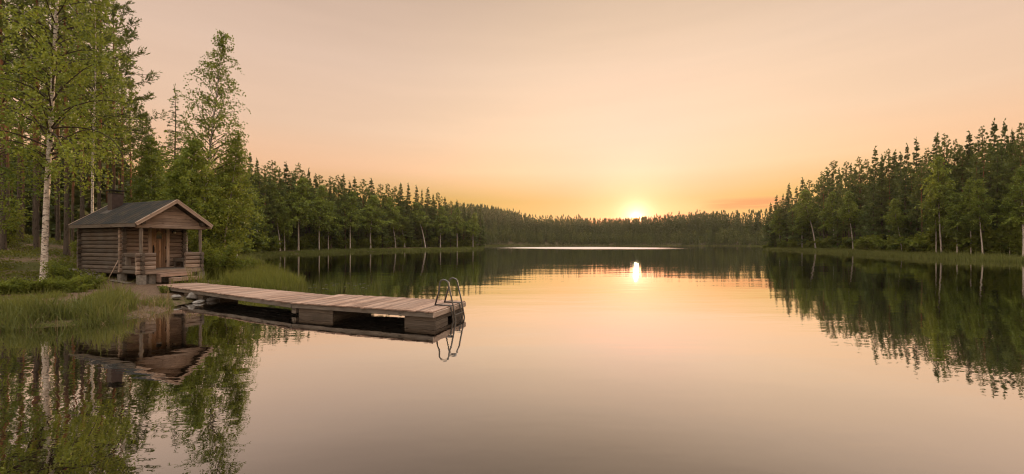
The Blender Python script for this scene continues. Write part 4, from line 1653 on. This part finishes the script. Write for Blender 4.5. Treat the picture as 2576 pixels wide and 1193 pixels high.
hts = np.clip(np.minimum(tp - ground_z(pts[:, 0], pts[:, 1]), 19) * rng.uniform(.8, 1.0, len(pts)), 5, 19)
mass('forest_across_lake', pts, hts, np.zeros(len(pts), int), 300, 'dark mass of forest behind the trees of the bank across the lake', 'forest')
# deep wood behind the cabin
pts = scatter(260, (-110, -20), (36, 110), 12, 70, lambda x, y, d: (x / y < -.66) & (np.hypot(x, y) > 52), 2.4)
hts = rng.uniform(9, 15, len(pts))
mass('deep_wood', pts, hts, (rng.uniform(size=len(pts)) < .3).astype(int), 420, 'dark mass of wood deep behind the pines and the cabin', 'forest')


# ------------------------------------------------------------------ grasses and ground plants (uncountable)
def blades(name, X, Y, hmin, hmax, wid, mat, label, cat, bend=.5, z=None, seg=3, tint_fn=None, cols=None):
    n = len(X)
    Z = ground_z(X, Y) if z is None else np.full(n, z)
    Z = np.maximum(Z, -.12) - .02
    h = rng.uniform(hmin, hmax, n) * rng.uniform(.7, 1.1, n) * (.55 + .75 * np.clip(.5 + .6 * wobble(X, Y, .33) + .3 * wobble(X + 3, Y, 1.3), 0, 1))
    a = rng.uniform(0, 6.28, n)
    b = rng.uniform(0, 6.28, n)
    k = np.abs(rng.normal(size=n)) * bend
    Vs = []
    for j in range(seg + 1):
        q = j / seg
        off = k * h * q ** 2 * .6
        cz = Z + h * q * np.sqrt(np.maximum(1 - (k * q * .6) ** 2, .2))
        cx = X + np.cos(a) * off
        cy = Y + np.sin(a) * off
        wv = wid * (1 - q * .85) * .5
        Vs.append(np.stack([cx - np.cos(b) * wv, cy - np.sin(b) * wv, cz], 1))
        Vs.append(np.stack([cx + np.cos(b) * wv, cy + np.sin(b) * wv, cz], 1))
    V = np.stack(Vs, 1).reshape(-1, 3)
    i0 = np.arange(n) * (2 * (seg + 1))
    Fs = [np.stack([i0 + 2 * j, i0 + 2 * j + 1, i0 + 2 * j + 3, i0 + 2 * j + 2], 1) for j in range(seg)]
    tint = np.repeat(np.clip(rng.uniform(0, 1, n) * .7 + .3 * (wobble(X, Y, .5) + 1) / 2, 0, 1), 2 * (seg + 1))
    o = link(name, np_mesh(name, V, [np.concatenate(Fs)], tint=tint), mat)
    tag(o, label, cat, kind='stuff')
    return o


def sample(n, xr, yr, cond):
    xs, ys = [], []
    tot = 0
    for _ in range(80):
        x = rng.uniform(*xr, n * 2)
        y = rng.uniform(*yr, n * 2)
        d = lake_sd(x, y)
        ok = cond(x, y, d)
        xs.append(x[ok])
        ys.append(y[ok])
        tot += ok.sum()
        if tot >= n:
            break
    x = np.concatenate(xs)[:n]
    y = np.concatenate(ys)[:n]
    return x, y


def clumpy(x, y, s, th):
    return wobble(x, y, s) + rng.normal(size=x.shape) * .25 > th


# reeds and sedge at the near shore
x, y = sample(4200, (-19, -10.5), (8.8, 15.6), lambda x, y, d: (d > -.7) & (d < 1.7) & (1288 + FPX * x / y < 335 + 60 * wobble(x, y, 1.0)) & clumpy(x, y, .45, -.2))
blades('shore_reeds', x, y, .30, .88, .034, M['sedge'], 'tall green and yellow reeds standing along the near shore left of the dock', 'reeds', .75)
# grass round the bare soil and under the boardwalk
x, y = sample(9000, (-19.5, -11.2), (11.5, 17.6), lambda x, y, d: (d > -.05) & (d < 4.6) & clumpy(x, y, .5, .12) & (np.hypot((x + 15.4) * .5, (y - 16.3) * .62) + rng.normal(size=x.shape) * .18 > 1.05) & (np.abs((x + 11) * .50 + (y - 14.55) * .87) > .85))
blades('shore_grass', x, y, .08, .26, .016, M['grass'], 'short grass tufts on the bank between the reeds and the boardwalk', 'grass', .7)
x, y = sample(700, (-19, -10.8), (8.8, 15.6), lambda x, y, d: (d > -.75) & (d < 1.2) & (1288 + FPX * x / y < 430))
blades('dry_reeds', x, y, .20, .60, .022, M['straw'], 'dead straw coloured stalks bent among the green reeds on the near shore', 'reeds', 1.3)
x, y = sample(1500, (-19, -12), (11.5, 17.6), lambda x, y, d: (d > .5) & (d < 5) & clumpy(x, y, .35, .3) & (np.abs((x + 11) * .50 + (y - 14.55) * .87) > .8))
blades('dry_grass', x, y, .05, .16, .016, M['straw'], 'dry brown grass tufts on the bare soil in front of the cabin', 'grass', 1.0)
# lush grass right of the cabin
x, y = sample(12000, (-17.5, -10.5), (17.6, 27.5), lambda x, y, d: (d > -.5) & (d < 3.6) & (np.hypot((x + 15.1) * 1.0, (y - 19.2) * 1.0) > 1.5) & clumpy(x, y, .6, -.55))
blades('lush_grass', x, y, .30, .90, .030, M['grass'], 'lush bright grass on the bank right of the cabin and beyond the boardwalk', 'grass', .45)
# thin reeds standing in the water
x, y = sample(420, (-11.6, -6.6), (17.2, 21.5), lambda x, y, d: (d < -.05) & (d > -4.4) & clumpy(x, y, .5, .0))
blades('water_reeds', x, y, .35, .75, .014, M['sedge'], 'sparse thin reeds standing in the water beyond the boardwalk', 'reeds', .5, z=-.05)
# sedge strips below the two forests
x, y = sample(30000, (-47, -8), (44, 168), lambda x, y, d: (d > -.9 + .5 * wobble(x, y, 3.1)) & (d < 4.2) & (1288 + FPX * x / y > 600) & clumpy(x, y, 1.9, -.5))
blades('sedge_strip', x, y, .35, .85, .09, M['sedge'], 'pale green sedge strip along the water below the forest beyond the cabin', 'sedge', .35, seg=2)
x, y = sample(34000, (57, 100), (38, 158), lambda x, y, d: (d > -.9 + .5 * wobble(x, y, 3.1)) & (d < 4.0) & clumpy(x, y, 1.9, -.5))
blades('sedge_margin', x, y, .35, .85, .09, M['sedge'], 'pale green sedge strip along the water below the forest across the lake', 'sedge', .35, seg=2)
x, y = sample(9000, (-32, 192), (230, 432), lambda x, y, d: (d > -.8) & (d < 3.5))
blades('far_sedge', x, y, .6, 1.1, .30, M['sedge'], 'thin line of sedge along the far shore of the lake', 'sedge', .3, seg=2)

# bilberry and moss on the hill
n = 60000
x, y = sample(n, (-44, -15), (14.0, 36), lambda x, y, d: (d > 2.2) & (x / y < -.80) & (np.hypot((x + 15.7) * .48, (y - 16.1) * .62) > 1.3) & clumpy(x, y, 1.1, -.12)
              & ~((np.abs((x + 16.2) * .375 + (y - 17.4) * .927 - 1.17) < 1.6) & (((x + 16.2) * -.927 + (y - 17.4) * .375) > -1.2) & (((x + 16.2) * -.927 + (y - 17.4) * .375) < 5.2)))
z = ground_z(x, y)
hh = rng.uniform(0, .30, len(x)) * np.clip(wobble(x, y, 1.1) + .55, .15, 1)
P = np.stack([x, y, z + hh], 1)
D = rng.normal(size=(len(x), 3)) + np.array((0, 0, .7))
L = rng.uniform(.06, .13, len(x))
V, F = leafquads(P, D, L, L * .6)
tn = np.repeat(np.clip(.5 + .4 * wobble(x, y, .9) + rng.normal(size=len(x)) * .2, 0, 1), 4)
tag(link('bilberry_cover', np_mesh('bilberry_cover', V, [F], tint=tn), M['bilberry']), 'low bilberry and moss cover on the rising ground of the wood', 'ground cover', kind='stuff')

# water lily leaves
for i in range(26):
    px, Y = rng.uniform(770, 930), rng.uniform(19.2, 22.2)
    x, y = at(px, Y)
    rr = rng.uniform(.05, .11)
    k = 14
    pts_ = [(0, 0, .004)] + [(rr * math.cos(.25 + a_), rr * math.sin(.25 + a_) * .9, .003 + .006 * math.sin(3 * a_)) for a_ in np.linspace(0, 5.8, k)]
    V = np.array(pts_ + [(p_[0], p_[1], p_[2] + .005) for p_ in pts_])
    tri = [(0, j, j + 1) for j in range(1, k)]
    tri2 = [(len(pts_), len(pts_) + j, len(pts_) + j + 1) for j in range(1, k)]
    o = link('lily_pad', np_mesh('lily_pad', V, [np.array(tri + tri2)], tint=np.full(len(V), rng.uniform(0, 1))), M['lily'])
    o.location = (x, y, .004)
    o.rotation_euler = (0, 0, rng.uniform(0, 6))
    tag(o, 'small lily pad floating among the sparse reeds beyond the boardwalk', 'lily pad', 'lily pads beyond the boardwalk')

# ------------------------------------------------------------------ evening haze
hb = MB()
x0, x1, y0, y1, zb, zt = -660, 660, -170, 790, -4.5, 48.0
hv = np.array([(a, b, c) for c in (zb, zt) for b in (y0, y1) for a in (x0, x1)], float)
hf = np.array([(0, 2, 3, 1), (4, 5, 7, 6), (0, 1, 5, 4), (2, 6, 7, 3), (0, 4, 6, 2), (1, 3, 7, 5)])
tag(link('haze', np_mesh('haze', hv, [hf]), M['haze']), kind='stuff')
